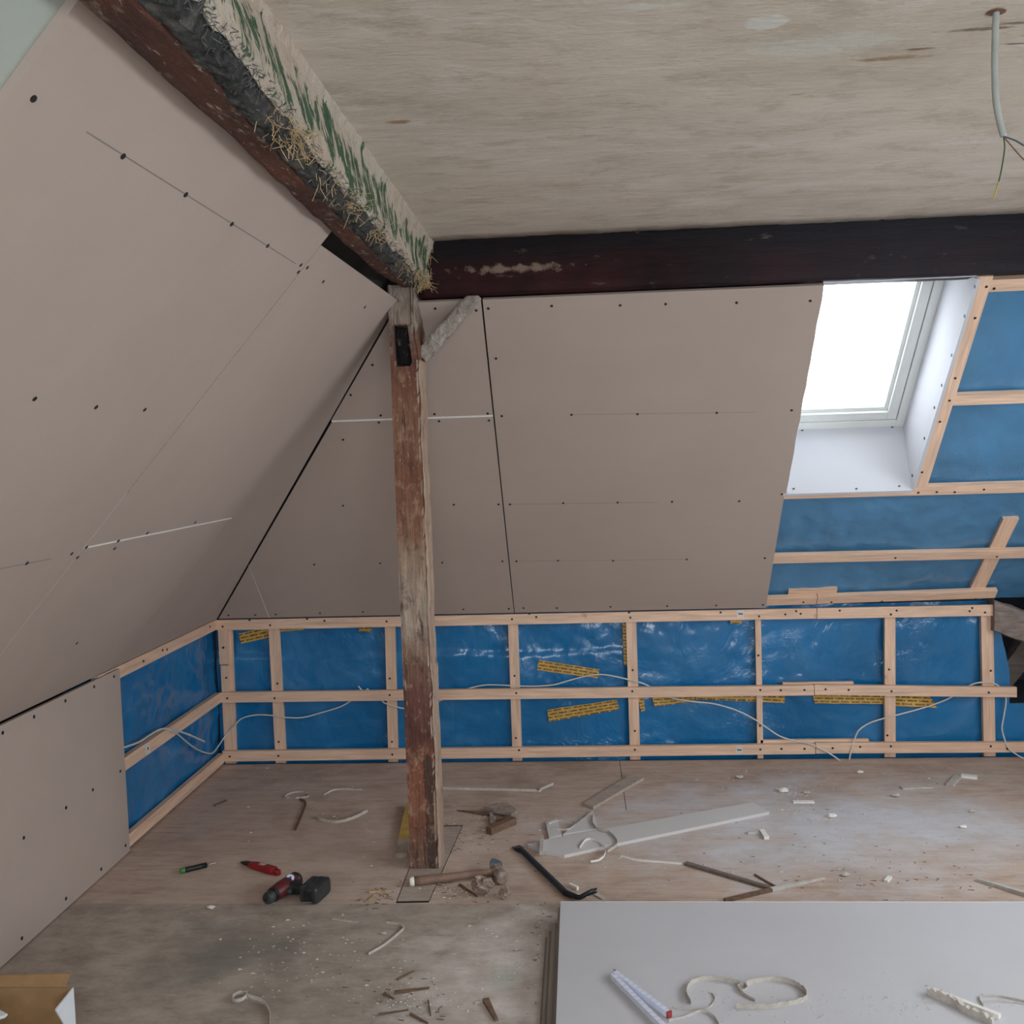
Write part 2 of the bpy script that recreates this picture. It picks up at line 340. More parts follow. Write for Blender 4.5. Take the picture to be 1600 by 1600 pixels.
def mk_redwood():
    n = NT('purlin_red_wood')
    g = n.noise(8, 6, 0.65, (5, 0.5, 5), dist=0.8); fl = n.noise(22, 5, 0.65, (1.5, 0.6, 1.5)); big = n.noise(4, 4)
    c = n.mix(n.ramp(big, [(0.35, 0.0), (0.65, 1.0)]), (0.075, 0.024, 0.016), (0.165, 0.058, 0.034))
    c = n.mix(n.math('MULTIPLY', n.ramp(g, [(0.4, 0.0), (0.7, 1.0)]), 0.6), c, (0.035, 0.016, 0.012))
    c = n.mix(n.math('MULTIPLY', n.ramp(fl, [(0.58, 0.0), (0.68, 1.0)]), 0.65), c, (0.36, 0.27, 0.21))
    c = n.mix(n.math('MULTIPLY', n.ramp(n.noise(50, 4, 0.7, (1.5, 0.35, 1.5), (3, 1, 2)), [(0.60, 0.0), (0.67, 1.0)]), 0.7), c, (0.55, 0.46, 0.40))
    c = n.mix(n.ramp(n.noise(20, 5, 0.7, (3, 0.25, 3), (3, 5, 2)), [(0.62, 0.0), (0.68, 0.9)]), c, (0.012, 0.008, 0.007))
    n.bump(n.math('ADD', g, fl), 1.0, 0.014)
    MATS['purlin_red_wood'] = n.done(c, 0.6, Specular_IOR_Level=0.35)
    n = NT('purlin_dark_wood')
    x, y, z = n.sep()
    g = n.noise(7, 6, 0.65, (0.45, 5, 5), dist=0.8); fl = n.noise(16, 5, 0.65, (0.6, 1.5, 1.5)); big = n.noise(3.5, 4, 0.6)
    c = n.mix(n.ramp(big, [(0.35, 0.0), (0.65, 1.0)]), (0.013, 0.004, 0.005), (0.038, 0.009, 0.010))
    top = n.ramp(n.math('ADD', z, n.math('MULTIPLY', n.math('SUBTRACT', big, 0.5), 0.14)), [(0.0, 0.0), (1.0, 1.0)])
    zt = n.math('MULTIPLY_ADD', z, 9.0, -19.6)
    zt = n.math('ADD', zt, n.math('MULTIPLY', n.math('SUBTRACT', big, 0.5), 1.6))
    c = n.mix(n.ramp(zt, [(0.0, 0.0), (0.5, 1.0)]), c, (0.010, 0.007, 0.009))
    c = n.mix(n.math('MULTIPLY', n.ramp(g, [(0.45, 0.0), (0.7, 1.0)]), 0.5), c, (0.012, 0.008, 0.008))
    right = n.ramp(n.math('MULTIPLY', x, 0.6), [(0.15, 0.0), (0.65, 1.0)])  # bluish sheen growing towards the right end, put into the colour
    c = n.mix(n.math('MULTIPLY', right, 0.75), c, (0.026, 0.025, 0.032))
    c = n.mix(n.math('MULTIPLY', n.ramp(fl, [(0.63, 0.0), (0.72, 1.0)]), 0.5), c, (0.16, 0.12, 0.11))
    c = n.mix(n.math('MULTIPLY', n.blob(V((-0.22, 3.457, 2.165)), (0.30, 1, 0.024), 0.6, 0.8, 30), 0.7), c, (0.28, 0.20, 0.155))
    n.bump(n.math('ADD', g, fl), 0.5, 0.006)
    MATS['purlin_dark_wood'] = n.done(c, 0.6, Specular_IOR_Level=0.14)
    n = NT('green_plaster')
    x, y, z = n.sep()
    a = n.noise(8, 6, 0.68, (1.0, 1.1, 0.8), rot=(0.45, 0, 0)); b = n.noise(34, 5, 0.65); d = n.noise(2.6, 3, 0.5, (1, 1, 1), (0, 1.7, 0)); sc = n.noise(17, 6, 0.72, (1, 1.7, 0.55), (2, 0, 1), rot=(0.5, 0, 0))
    c = n.mix(n.ramp(b, [(0.3, 0.0), (0.7, 1.0)]), (0.40, 0.315, 0.24), (0.58, 0.485, 0.39))
    c = n.mix(n.math('MULTIPLY', n.ramp(d, [(0.45, 0.0), (0.6, 1.0)]), 0.5), c, (0.52, 0.50, 0.45))
    zf = n.math('MULTIPLY', n.math('ABSOLUTE', n.math('SUBTRACT', z, 2.18)), 2.4)
    s_ = n.math('SUBTRACT', n.math('ADD', a, n.math('MULTIPLY', n.math('SUBTRACT', d, 0.5), 0.30)), zf)
    grn = n.mix(n.ramp(b, [(0.35, 0.0), (0.65, 1.0)]), (0.022, 0.070, 0.032), (0.060, 0.125, 0.062))
    c = n.mix(n.ramp(s_, [(0.36, 0.0), (0.46, 0.35)]), c, (0.22, 0.27, 0.20))
    c = n.mix(n.ramp(s_, [(0.395, 0.0), (0.41, 1.0)]), c, grn)
    c = n.mix(n.ramp(sc, [(0.51, 0.0), (0.545, 0.9)]), c, (0.54, 0.45, 0.365))
    c = n.mix(n.ramp(n.noise(70, 4, 0.7, (1, 1, 1), (1, 1, 4)), [(0.63, 0.0), (0.70, 0.8)]), c, (0.16, 0.12, 0.09))
    n.bump(n.math('ADD', a, n.math('ADD', b, sc)), 1.0, 0.014)
    MATS['green_plaster'] = n.done(c, 0.85)
    n = NT('soot')
    b = n.noise(35, 6, 0.7); a = n.noise(9, 4)
    c = n.mix(n.ramp(b, [(0.35, 0.0), (0.7, 1.0)]), (0.006, 0.0065, 0.008), (0.10, 0.10, 0.095))
    c = n.mix(n.math('MULTIPLY', n.ramp(a, [(0.55, 0.0), (0.7, 1.0)]), 0.7), c, (0.17, 0.15, 0.125))
    n.bump(b, 1.0, 0.015)
    MATS['soot'] = n.done(c, 0.95)
    n = NT('grey_brace')
    b = n.noise(30, 5, 0.65); a = n.noise(80, 3)
    c = n.mix(n.ramp(b, [(0.3, 0.0), (0.7, 1.0)]), (0.24, 0.20, 0.17), (0.44, 0.39, 0.345))
    c = n.mix(n.ramp(n.noise(40, 3, 0.5, (1, 1, 1), (2, 2, 2)), [(0.62, 0.0), (0.68, 0.8)]), c, (0.07, 0.045, 0.035))
    n.bump(n.math('ADD', a, b), 0.9, 0.01)
    MATS['grey_brace'] = n.done(c, 0.9)
mk_redwood()
def mk_glass():
    m = bpy.data.materials.new('window_glass'); m.use_nodes = True; t = m.node_tree
    t.nodes.remove(t.nodes['Principled BSDF'])
    tr = t.nodes.new('ShaderNodeBsdfTransparent'); gl = t.nodes.new('ShaderNodeBsdfGlossy'); mx = t.nodes.new('ShaderNodeMixShader')
    tr.inputs[0].default_value = (0.95, 0.97, 0.97, 1); gl.inputs['Roughness'].default_value = 0.02; mx.inputs[0].default_value = 0.06
    nz = t.nodes.new('ShaderNodeTexNoise'); nz.inputs['Scale'].default_value = 3.0
    rp = t.nodes.new('ShaderNodeValToRGB'); rp.color_ramp.elements[0].color = (0.04, 0.04, 0.04, 1); rp.color_ramp.elements[1].color = (0.09, 0.09, 0.09, 1)
    t.links.new(nz.outputs['Fac'], rp.inputs[0]); t.links.new(rp.outputs[0], mx.inputs[0])
    t.links.new(tr.outputs[0], mx.inputs[1]); t.links.new(gl.outputs[0], mx.inputs[2]); t.links.new(mx.outputs[0], t.nodes['Material Output'].inputs[0])
    MATS['window_glass'] = m
mk_glass()

# ------------------------------------------------------------------ builders
class MB:                               # collects one mesh in world coordinates
    def __init__(s): s.v = []; s.f = []
    def add(s, vs, fs):
        k = len(s.v); s.v += [V(v) for v in vs]; s.f += [tuple(i + k for i in f) for f in fs]; return s
    def box(s, a, b):
        a, b = V(a), V(b)
        return s.add([(x, y, z) for x in (a.x, b.x) for y in (a.y, b.y) for z in (a.z, b.z)],
                     [(0, 1, 3, 2), (4, 6, 7, 5), (0, 4, 5, 1), (2, 3, 7, 6), (0, 2, 6, 4), (1, 5, 7, 3)])
    def bar(s, p, q, w, h, up=(0, 0, 1), taper=1.0, rise=0.0):       # p, q: centre line of the underside
        p, q = V(p), V(q); d = (q - p).normalized(); sd = d.cross(V(up)).normalized(); u = sd.cross(d).normalized()
        vs = []
        for c, k in ((p, 1.0), (q, taper)):
            for a, b in ((-0.5, 0), (0.5, 0), (0.5, 1), (-0.5, 1)): vs.append(c + sd * (a * w * k) + u * (b * h * k))
        return s.add(vs, [(0, 1, 2, 3), (7, 6, 5, 4), (0, 4, 5, 1), (1, 5, 6, 2), (2, 6, 7, 3), (3, 7, 4, 0)])
    def prism(s, pts, ext):
        n = len(pts); e = V(ext); pts = [V(p) for p in pts]
        return s.add(pts + [p + e for p in pts], [tuple(range(n)), tuple(range(2 * n - 1, n - 1, -1))] + [(i, i + n, (i + 1) % n + n, (i + 1) % n) for i in range(n)])
    def loft(s, rings, cap=True, closed=True):
        n = len(rings[0]); k = len(s.v); s.v += [V(p) for r in rings for p in r]
        m_ = n if closed else n - 1
        for i in range(len(rings) - 1):
            for j in range(m_):
                s.f.append((k + i * n + j, k + i * n + (j + 1) % n, k + (i + 1) * n + (j + 1) % n, k + (i + 1) * n + j))
        if cap and closed:
            s.f.append(tuple(k + j for j in range(n - 1, -1, -1))); s.f.append(tuple(k + (len(rings) - 1) * n + j for j in range(n)))
        return s
    def tube(s, path, r, n=8, taper=None):
        path = [V(p) for p in path]; rings = []; ref = None
        for i, p in enumerate(path):
            d = (path[min(i + 1, len(path) - 1)] - path[max(i - 1, 0)]).normalized()
            if ref is None: ref = V((0, 0, 1)) if abs(d.z) < 0.9 else V((1, 0, 0))
            a = (ref - d * ref.dot(d)).normalized(); ref = a; b = d.cross(a)
            rr = r if taper is None else r * taper[i]
            rings.append([p + (a * math.cos(t) + b * math.sin(t)) * rr for t in (2 * math.pi * k / n for k in range(n))])
        return s.loft(rings)
    def ribbon(s, path, w, t, up=(0, 0, 1), jag=0.0):   # strip: w along up, t across
        path = [V(p) for p in path]; rings = []; up = V(up)
        for i, p in enumerate(path):
            d = (path[min(i + 1, len(path) - 1)] - path[max(i - 1, 0)]).normalized()
            sd = d.cross(up).normalized() * (t / 2)
            ww = w * (1 + jag * (random.random() - 0.5))
            rings.append([p - sd, p + sd, p + sd + up * ww, p - sd + up * ww])
        return s.loft(rings)
    def lathe(s, p, q, prof, n=12):      # prof: (t along p->q in metres, radius)
        p, q = V(p), V(q); d = (q - p).normalized(); ref = V((0, 0, 1)) if abs(d.z) < 0.9 else V((1, 0, 0))
        a = (ref - d * ref.dot(d)).normalized(); b = d.cross(a)
        return s.loft([[p + d * t + (a * math.cos(k * 2 * math.pi / n) + b * math.sin(k * 2 * math.pi / n)) * r for k in range(n)] for t, r in prof])

def mesh_obj(name, mb, mat, origin, smooth=False, parent=None, bevel=0.0):
    me = bpy.data.meshes.new(name)
    me.from_pydata([tuple(v - origin) for v in mb.v], [], mb.f)
    me.materials.append(MATS[mat]); me.update()
    if smooth:
        me.polygons.foreach_set('use_smooth', [True] * len(me.polygons))
    o = bpy.data.objects.new(name, me); COL.objects.link(o)
    if parent is not None: o.parent = parent
    if bevel:
        b = o.modifiers.new('bevel', 'BEVEL'); b.width = bevel; b.segments = 2; b.limit_method = 'ANGLE'
    return o

ORG = {}
def tag(o, label, cat, group=None):
    o['label'] = label; o['category'] = cat
    if group: o['group'] = group
    return o
def base_of(mb):
    xs = [v.x for v in mb.v]; ys = [v.y for v in mb.v]; zs = [v.z for v in mb.v]
    return V(((min(xs) + max(xs)) / 2, (min(ys) + max(ys)) / 2, min(zs)))
def single(name, mb, mat, label, cat, group=None, smooth=False, bevel=0.0):
    c = base_of(mb); o = mesh_obj(name, mb, mat, c, smooth, None, bevel); o.location = c; ORG[o] = c
    return tag(o, label, cat, group)
def thing(name, loc, label, cat, group=None):
    o = bpy.data.objects.new(name, None); COL.objects.link(o); o.location = loc; o.empty_display_size = 0.05; ORG[o] = V(loc)
    return tag(o, label, cat, group)
def part(name, mb, mat, parent, smooth=False, bevel=0.0, label=None):
    o = mesh_obj(name, mb, mat, ORG[parent], smooth, parent, bevel); ORG[o] = ORG[parent]
    if label: o['label'] = label
    return o
def struct(name, mb, mat, smooth=False):
    o = mesh_obj(name, mb, mat, V((0, 0, 0)), smooth); o['kind'] = 'structure'; ORG[o] = V((0, 0, 0)); return o
def smooth_path(pts, k=6):
    pts = [V(p) for p in pts]; out = []
    for i in range(len(pts) - 1):
        p0, p1, p2, p3 = pts[max(i - 1, 0)], pts[i], pts[i + 1], pts[min(i + 2, len(pts) - 1)]
        for j in range(k):
            t = j / k
            out.append(0.5 * ((2 * p1) + (p2 - p0) * t + (2 * p0 - 5 * p1 + 4 * p2 - p3) * t * t + (3 * p1 - p0 - 3 * p2 + p3) * t ** 3))
    out.append(pts[-1]); return out
def nz(p, s=1.0): return noise.noise(V(p) * s)

def screw_mesh(nrm, name, r=0.0062, mat='screw_black'):
    nrm = V(nrm).normalized(); a = nrm.orthogonal().normalized(); b = nrm.cross(a)
    mb = MB(); ring = [(a * math.cos(k * math.pi / 4) + b * math.sin(k * math.pi / 4)) * r for k in range(8)]
    mb.loft([[p - nrm * 0.001 for p in ring], [p + nrm * 0.0008 for p in ring]])
    me = bpy.data.meshes.new(name); me.from_pydata([tuple(v) for v in mb.v], [], mb.f); me.materials.append(MATS[mat]); return me
SCREW = {'back': screw_mesh(-NB, 'screw_head', 0.0052), 'left': screw_mesh(-NL, 'screw_head', 0.0054), 'knee': screw_mesh((0, -1, 0), 'screw_head', 0.0055), 'kleft': screw_mesh((1, 0, 0), 'screw_head'), 'side': screw_mesh((-1, 0, 0), 'screw_head')}
def screw(kind, p, parent):
    o = bpy.data.objects.new('screw', SCREW[kind]); COL.objects.link(o); o.parent = parent; o.location = V(p) - ORG[parent]; return o

# ------------------------------------------------------------------ floor
fl = struct('floor', MB().box((-2.1, YR - 0.1, -0.12), (XR + 0.1, D + 0.75, -0.02)), 'dark_gap')
def floor_panel(x0, x1, y0, y1, mat, g=0.0014):
    part('floor_panel', MB().box((x0 + g, y0 + g, -0.02), (x1 - g, y1 - g, 0.0)), mat, fl)
SX = FL(975, 1240).x; SY = FL(480, 1412).y
SM = FL(975, 1266).y
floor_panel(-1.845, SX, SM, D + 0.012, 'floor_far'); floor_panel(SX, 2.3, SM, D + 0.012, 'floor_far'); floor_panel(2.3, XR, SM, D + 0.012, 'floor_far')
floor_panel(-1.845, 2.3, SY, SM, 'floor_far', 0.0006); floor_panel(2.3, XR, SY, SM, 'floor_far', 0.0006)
for a, b in ((-1.845, -0.1), (-0.1, 1.95), (1.95, XR)):
    floor_panel(a, b, SY - 1.25, SY, 'floor_near'); floor_panel(a, b, SY - 2.5, SY - 1.25, 'floor_near'); floor_panel(a, b, YR, SY - 2.5, 'floor_near')
# sawn-out patch around the post foot
pq = [FL(619, 1411), FL(670, 1410), FL(723, 1290), FL(664, 1291)]
cen = sum(pq, V()) / 4
part('patch_gap', MB().prism([cen + (p - cen) * 1.004 + V((0, 0, 0.0002)) for p in pq], (0, 0, 0.0008)), 'dark_gap', fl)
part('floor_patch', MB().prism([cen + (p - cen) * 0.968 + V((0, 0, 0.0002)) for p in pq], (0, 0, 0.0016)), 'floor_patch', fl)

# ------------------------------------------------------------------ back knee wall
wb = struct('wall_back', MB().box((-L - 0.12, D + 0.075, -0.02), (1.96, D + 0.10, HK + 0.06)).box((1.96, D + 0.075, -0.02), (XR, D + 0.10, 0.24)), 'backing_dark')
def film_grid(fn, nu, nv, amp, scale, mask=None, seed=0.0, fold=None):
    mb = MB(); idx = {}
    for i in range(nu + 1):
        for j in range(nv + 1):
            u, v = i / nu, j / nv
            p, nrm = fn(u, v)
            d = amp * (nz(p + V((seed, 0, 0)), scale) + 0.5 * abs(nz(p + V((0, seed, 3)), scale * 2.3)) * 1.4 + 0.22 * nz(p, scale * 6))
            if fold: d += fold(p)
            idx[i, j] = len(mb.v); mb.v.append(p + nrm * d)
    for i in range(nu):
        for j in range(nv):
            mb.f.append((idx[i, j], idx[i + 1, j], idx[i + 1, j + 1], idx[i, j + 1]))
    return mb
def kneefold(p):                       # overlap of two sheets, left half only
    return 0.010 / (1 + math.exp((p.z - (0.535 + 0.02 * nz(V((p.x, 0, 0)), 2.0))) * 220)) if p.x < 0.2 else 0.0
fb = part('vapour_barrier', film_grid(lambda u, v: (V((-L - 0.03 + u * (1.95 + L + 0.03), D + 0.060, -0.015 + v * (HK + 0.02))), V((0, -1, 0))), 300, 64, 0.010, 4.0, fold=kneefold), 'film_blue', wb, True)
part('vapour_barrier', film_grid(lambda u, v: (V((1.945 + u * 0.9, D + 0.056, -0.015 + v * 0.262)), V((0, -1, 0))), 60, 20, 0.006, 4.0, seed=4), 'film_blue', wb, True)
# torn right margin of the film
tm = [BK(1548, 962), BK(1557, 966), BK(1566, 1000), BK(1574, 1050), BK(1573, 1106), BK(1560, 1120), BK(1548, 1100)]
def torn():
    mb = MB(); top, bot = 0.735, 0.22; xs = lambda z: 1.955 + 0.065 * min(1, max(0, (0.70 - z) / 0.30)) + 0.006 * nz(V((0, 0, z)), 14)
    N = 26; rows = []
    for k in range(N + 1):
        z = top + (bot - top) * k / N
        rows.append([V((1.93 + (xs(z) - 1.93) * j / 5, D + 0.05 - 0.010 * nz(V((j * 0.2, z * 5, 2))) - 0.01 * j / 5, z)) for j in range(6)])
    mb.loft(rows, closed=False); return mb
part('film_flap', torn(), 'film_blue', wb, True)

YF, YM = D, D + 0.024                  # front of horizontal, front of vertical battens
def hbatten(x0, x1, z0a, z0b, z1a, z1b, y=YF, t=0.024, mat='pine_x', parent=wb):
    mb = MB().prism([(x0, y, z0a), (x1, y, z0b), (x1, y, z1b), (x0, y, z1a)], (0, t, 0))
    return part('batten', mb, mat, parent)
def hb_px(pts_top, pts_bot, **kw):      # ends given on the wall plane
    a, b = BK(*pts_top[0]), BK(*pts_top[1]); c, d = BK(*pts_bot[0]), BK(*pts_bot[1])
    return hbatten((a.x + c.x) / 2, (b.x + d.x) / 2, c.z, d.z, a.z, b.z, **kw)
top1 = hb_px(((338, 969), (1276, 950.5)), ((339, 985), (1276, 966.5)))
top2 = hb_px(((1277, 950.5), (1553, 945)), ((1277, 967), (1553, 962)))
mid1 = hb_px(((344, 1082), (1272, 1071)), ((345, 1098), (1272, 1086.5)))
mid2 = hb_px(((1273, 1070), (1589, 1074)), ((1273, 1086), (1589, 1089.5)))
bot1 = hb_px(((347, 1174), (1274, 1162.5)), ((348, 1190), (1274, 1178)))
bot2 = hb_px(((1275, 1161), (1608, 1160)), ((1275, 1177.5), (1608, 1175.5)))
# splice pieces lying behind the joints
hb_px(((1225, 1068.5), (1336, 1067)), ((1225, 1086), (1336, 1085)), y=YM, t=0.02)
hb_px(((1190, 1159), (1360, 1157)), ((1190, 1176), (1360, 1175)), y=YM, t=0.02)
vb = []
def vbatten(xl_top, xr_top, xl_bot, xr_bot, ytop=966, ybot=1196, zt=HK - 0.012, zb=0.0, y=YM):
    a, b = BK(xl_top, ytop, y), BK(xr_top, ytop, y); c, d = BK(xl_bot, ybot, y), BK(xr_bot, ybot, y)
    def lerp(p, q, z): t = (z - p.z) / (q.z - p.z); return p.x + (q.x - p.x) * t
    o = part('batten', MB().prism([(lerp(c, a, zb), y, zb), (lerp(d, b, zb), y, zb), (lerp(d, b, zt), y, zt), (lerp(c, a, zt), y, zt)], (0, 0.024, 0)), 'pine_z', wb)
    vb.append(o); return o
for e in ((341, 361, 352, 369), (418.5, 434.5, 431, 447), (601, 616.5, 607, 622), (793.5, 809, 801.5, 816), (978, 994, 985, 1001), (1180, 1189, 1184, 1193), (1382.5, 1399, 1382.5, 1399.5), (1533, 1552, 1538, 1556)):
    vbatten(*e)
# packing pieces on the corner batten
a, b = BK(340, 984), BK(358, 1038); part('packer', MB().box((a.x, D + 0.004, b.z), (b.x, YM, a.z)), 'pine_z', wb)
a, b = BK(345, 1040), BK(358, 1081); part('packer', MB().box((a.x, D - 0.003, b.z), (b.x, YM, a.z)), 'pine_z', wb)
def kscrews(parent, pts, y=YF):
    for px, py in pts: screw('knee', BK(px, py, y) + V((0, -0.0005, 0)), parent)
kscrews(top1, [(348, 979), (390, 969), (422, 977), (480, 967), (507, 970), (604, 971), (800, 967.5), (827, 959), (838, 964), (983, 957), (985, 965), (1126, 957), (1186, 963), (1244, 955), (1251, 959), (1227, 960)])
kscrews(top2, [(1312, 954), (1392, 960), (1401, 954), (1519, 950), (1539, 957), (1515, 955)])
kscrews(mid1, [(355, 1091), (429, 1091), (609, 1086), (806.5, 1083), (988, 1080), (1188, 1078), (1220, 1078.5), (1257, 1078)])
kscrews(mid2, [(1290, 1077), (1326, 1078), (1393, 1080), (1545, 1082)])
kscrews(bot1, [(359, 1182), (435, 1181), (613, 1179), (811, 1172), (992, 1171.5), (1188, 1171), (1221, 1170), (1257, 1170)])
kscrews(bot2, [(1301, 1169), (1344, 1167), (1392, 1166), (1548, 1166), (1574, 1170)])
for o, pts in ((vb[0], [(349, 1012), (353.5, 1059)]), (vb[1], [(433.5, 1068), (435.5, 1159)]), (vb[2], [(609, 1060), (612.5, 1159)]), (vb[3], [(804, 1056), (806, 1153)]), (vb[4], [(988.5, 1047), (992, 1142)]),
               (vb[5], [(1185, 1024), (1187.5, 1134)]), (vb[6], [(1389, 1046), (1386.5, 1149)]), (vb[7], [(1548, 1048)])):
    for px, py in pts: screw('knee', BK(px, py, YM - (0.027 if px < 356 else 0)) + V((0, -0.0005, 0)), o)
# paper stickers on two battens
for px, py, par in ((1157, 960, top1), (1155, 1172.5, bot1)):
    c = BK(px, py); part('sticker', MB().box(c + V((-0.016, -0.0008, -0.017)), c + V((0.016, 0, 0.021))), 'sticker_white', par)
    part('sticker_print', MB().box(c + V((-0.010, -0.0012, -0.001)), c + V((0.011, 0, 0.006))).box(c + V((-0.012, -0.0012, 0.009)), c + V((-0.006, 0, 0.011))), 'sticker_print', par)

def tape(quad, mat='tape_print', parent=fb, y=D + 0.043):
    ps = [BK(px, py, y) for px, py in quad]
    mb = MB(); n = 10; ln = (ps[1] - ps[0]).length; w = (ps[3] - ps[0]).length; uvs = []
    for i in range(n + 1):
        for j in range(3):
            u, v = i / n, j / 2
            p = ps[0].lerp(ps[1], u).lerp(ps[3].lerp(ps[2], u), v)
            p = p + V((0, -0.003 * nz(p, 9), 0.0025 * nz(p, 40) if j != 1 else 0)); mb.v.append(p); uvs.append((u * ln, v * w))
    for i in range(n):
        for j in range(2): mb.f.append((i * 3 + j, (i + 1) * 3 + j, (i + 1) * 3 + j + 1, i * 3 + j + 1))
    o = part('adhesive_tape', mb, mat, parent)
    uv = o.data.uv_layers.new(name='UVMap')
    for l in o.data.loops: uv.data[l.index].uv = uvs[l.vertex_index]
    s = o.modifiers.new('solid', 'SOLIDIFY'); s.thickness = 0.0006
for q in ([(842, 1031), (937, 1046), (934, 1060), (839, 1047)], [(855, 1109), (964, 1093), (967, 1109), (858, 1128)], [(373, 990), (419, 979), (420, 996), (377, 1006)],
          [(436, 981), (478, 980), (474, 984), (438, 987)], [(561, 979), (580, 977), (580, 988), (561, 987)], [(972, 966), (980, 966), (981, 1041), (975, 1038)],
          [(996, 1086), (1005, 1086), (1008, 1110), (1002, 1112)], [(1018, 1086), (1086, 1085), (1086, 1096.5), (1023, 1104)], [(1086, 1084), (1184, 1085), (1183, 1096.5), (1088, 1093)],
          [(1190, 1085), (1227, 1086), (1225.5, 1099), (1190, 1096.5)], [(1269, 1083), (1382, 1086), (1382, 1100), (1273, 1098.5)], [(1398, 1086), (1453, 1088), (1464, 1106), (1398, 1103)],
          [(1140, 966), (1159, 966), (1159, 975), (1142, 975)]):
    tape(q)

# dark eaves opening at the right end with its old timbers
eb = MB()
eb.box((1.96, D + 0.55, 0.2), (XR, D + 0.57, 1.0)).box((1.94, D + 0.08, 0.2), (1.96, D + 0.57, 1.0)).box((1.94, D + 0.10, 0.18), (XR, D + 0.57, 0.24)).box((1.94, D + 0.02, 0.98), (XR, D + 0.57, 1.0))
part('eaves_recess', eb, 'recess_dark', wb)
def rough_beam(rings_fn, n_rings, per, amp, scale, seed=0.0):
    rings = []
    for i in range(n_rings + 1):
        pts = rings_fn(i / n_rings); c = sum(pts, V()) / len(pts)
        out = []
        m_ = len(pts)
        for a in range(m_):
            for k in range(per):
                p = pts[a].lerp(pts[(a + 1) % m_], k / per); q = p + V((seed, seed, seed))
                d = (p - c).normalized()
                cut = amp * 0.9 if k == 0 else 0
                out.append(p + d * (amp * nz(q, scale) + 0.5 * amp * nz(q, scale * 3.1) - cut))
        rings.append(out)
    return MB().loft(rings)
et0, et1 = V((1.925, D - 0.02, 0.665)), V((2.32, D - 0.10, 0.52))
single('eaves_timber', rough_beam(lambda t: [et0.lerp(et1, t) + V((0, dy, dz)) for dy, dz in ((0, -0.06), (0.09, -0.06), (0.09, 0.09), (0, 0.09))], 14, 4, 0.008, 14), 'eaves_wood',
       'rough grey old timber stub at the right end of the batten wall', 'timber', smooth=False)
es0, es1 = V((2.30, D + 0.14, 0.70)), V((2.02, D + 0.22, 0.24))
single('eaves_strut', rough_beam(lambda t: [es0.lerp(es1, t) + V((dx, dy, 0)) for dx, dy in ((-0.06, 0), (0.06, 0), (0.06, 0.08), (-0.06, 0.08))], 10, 3, 0.006, 14), 'grey_timber',
       'slanting old strut in the dark eaves opening beyond the battens', 'timber')

# ------------------------------------------------------------------ left knee wall
wl = struct('wall_left', MB().box((-L - 0.12, YR, -0.02), (-L - 0.065, D + 0.12, HK + 0.06)), 'backing_dark')
part('vapour_barrier', film_grid(lambda u, v: (V((-L - 0.040, 3.3 + u * (D + 0.05 - 3.3), -0.015 + v * (HK + 0.02))), V((1, 0, 0))), 100, 56, 0.012, 4.0, seed=2), 'film_blue', wl, True)
def lb(y0, y1, z0, z1, za=None, zb_=None):
    return part('batten', MB().box((-L - 0.026, y0, z0), (-L, y1, z1)), 'pine_y', wl)
a, b = LF(181, 1041), LF(184, 1060); YE = LF(185, 1100).y
lt = lb(YE - 0.15, D + 0.0, HK - 0.05, HK - 0.001)
zm0 = (LF(190, 1207.5).z + LF(345, 1099).z) / 2; zm1 = (LF(190, 1187.5).z + LF(344, 1082.5).z) / 2
lm = lb(YE - 0.15, D - 0.002, zm0, zm1)
l_b = lb(YE - 0.15, D - 0.002, 0.012, 0.062)
for par, pts in ((lt, [(224, 1033), (254, 1016), (261, 1015), (328, 979)]), (lm, [(231, 1169.5)]), (l_b, [(322, 1190)])):
    for px, py in pts: screw('kleft', LF(px, py) + V((0.0006, 0, 0)), par)
c = LF(231, 1170); part('sticker', MB().box(c + V((0, -0.022, -0.022)), c + V((0.0008, 0.022, 0.022))), 'sticker_white', lm)
TB = 0.0125
bd = part('plasterboard', MB().box((-L, SY - 0.95, 0.006), (-L + TB, YE, HK - 0.006)), 'board_paper', wl)
part('plasterboard', MB().box((-L, SY - 3.2, 0.006), (-L + TB, SY - 0.954, HK - 0.006)), 'board_paper', wl)
part('plasterboard', MB().box((-L, YR, 0.006), (-L + TB, SY - 3.204, HK - 0.006)), 'board_paper', wl)
for px, py in ((4, 1145), (53, 1120), (102, 1095), (147, 1073), (178, 1057), (145, 1234), (103, 1262), (37, 1309), (158, 1358), (103, 1404), (34, 1466), (188, 1205), (196, 1321)):
    screw('kleft', LF(px, py, -L + TB) + V((0.0006, 0, 0)), bd)

# ------------------------------------------------------------------ left slope
sl = struct('wall_left_slope', MB().prism([LS(YR, -0.02, 0.075), LS(D + 0.30, -0.02, 0.075), LS(D + 0.30, 1.93, 0.075), LS(YR, 1.93, 0.075)], NL * 0.02), 'backing_dark')
def lboard(pts, mat='board_paper', n=0.0, t=TB):
    return part('plasterboard', MB().prism([LS(y, s, n) for y, s in pts], NL * t), mat, sl)
hipL = lambda s, g=0.006: D - s * CA - g
Y0, Y1 = LSP(60, 85)[0], (LSP(390, 525)[0] + LSP(270, 680)[0]) / 2
g = 0.0022
b1 = lboard([(Y0, 0.004), (Y1 - g, 0.004), (Y1 - g, 1.815), (Y0, 1.84)])
YV = LSP(365, 806)[0]; SH = (LSP(120, 863)[1] + LSP(365, 806)[1]) / 2
b2 = lboard([(Y1 + g, SH + 0.004), (YV, SH + 0.004), (YV, SH), (hipL(SH), SH), (hipL(1.785), 1.785), (Y1 + g, 1.770)])
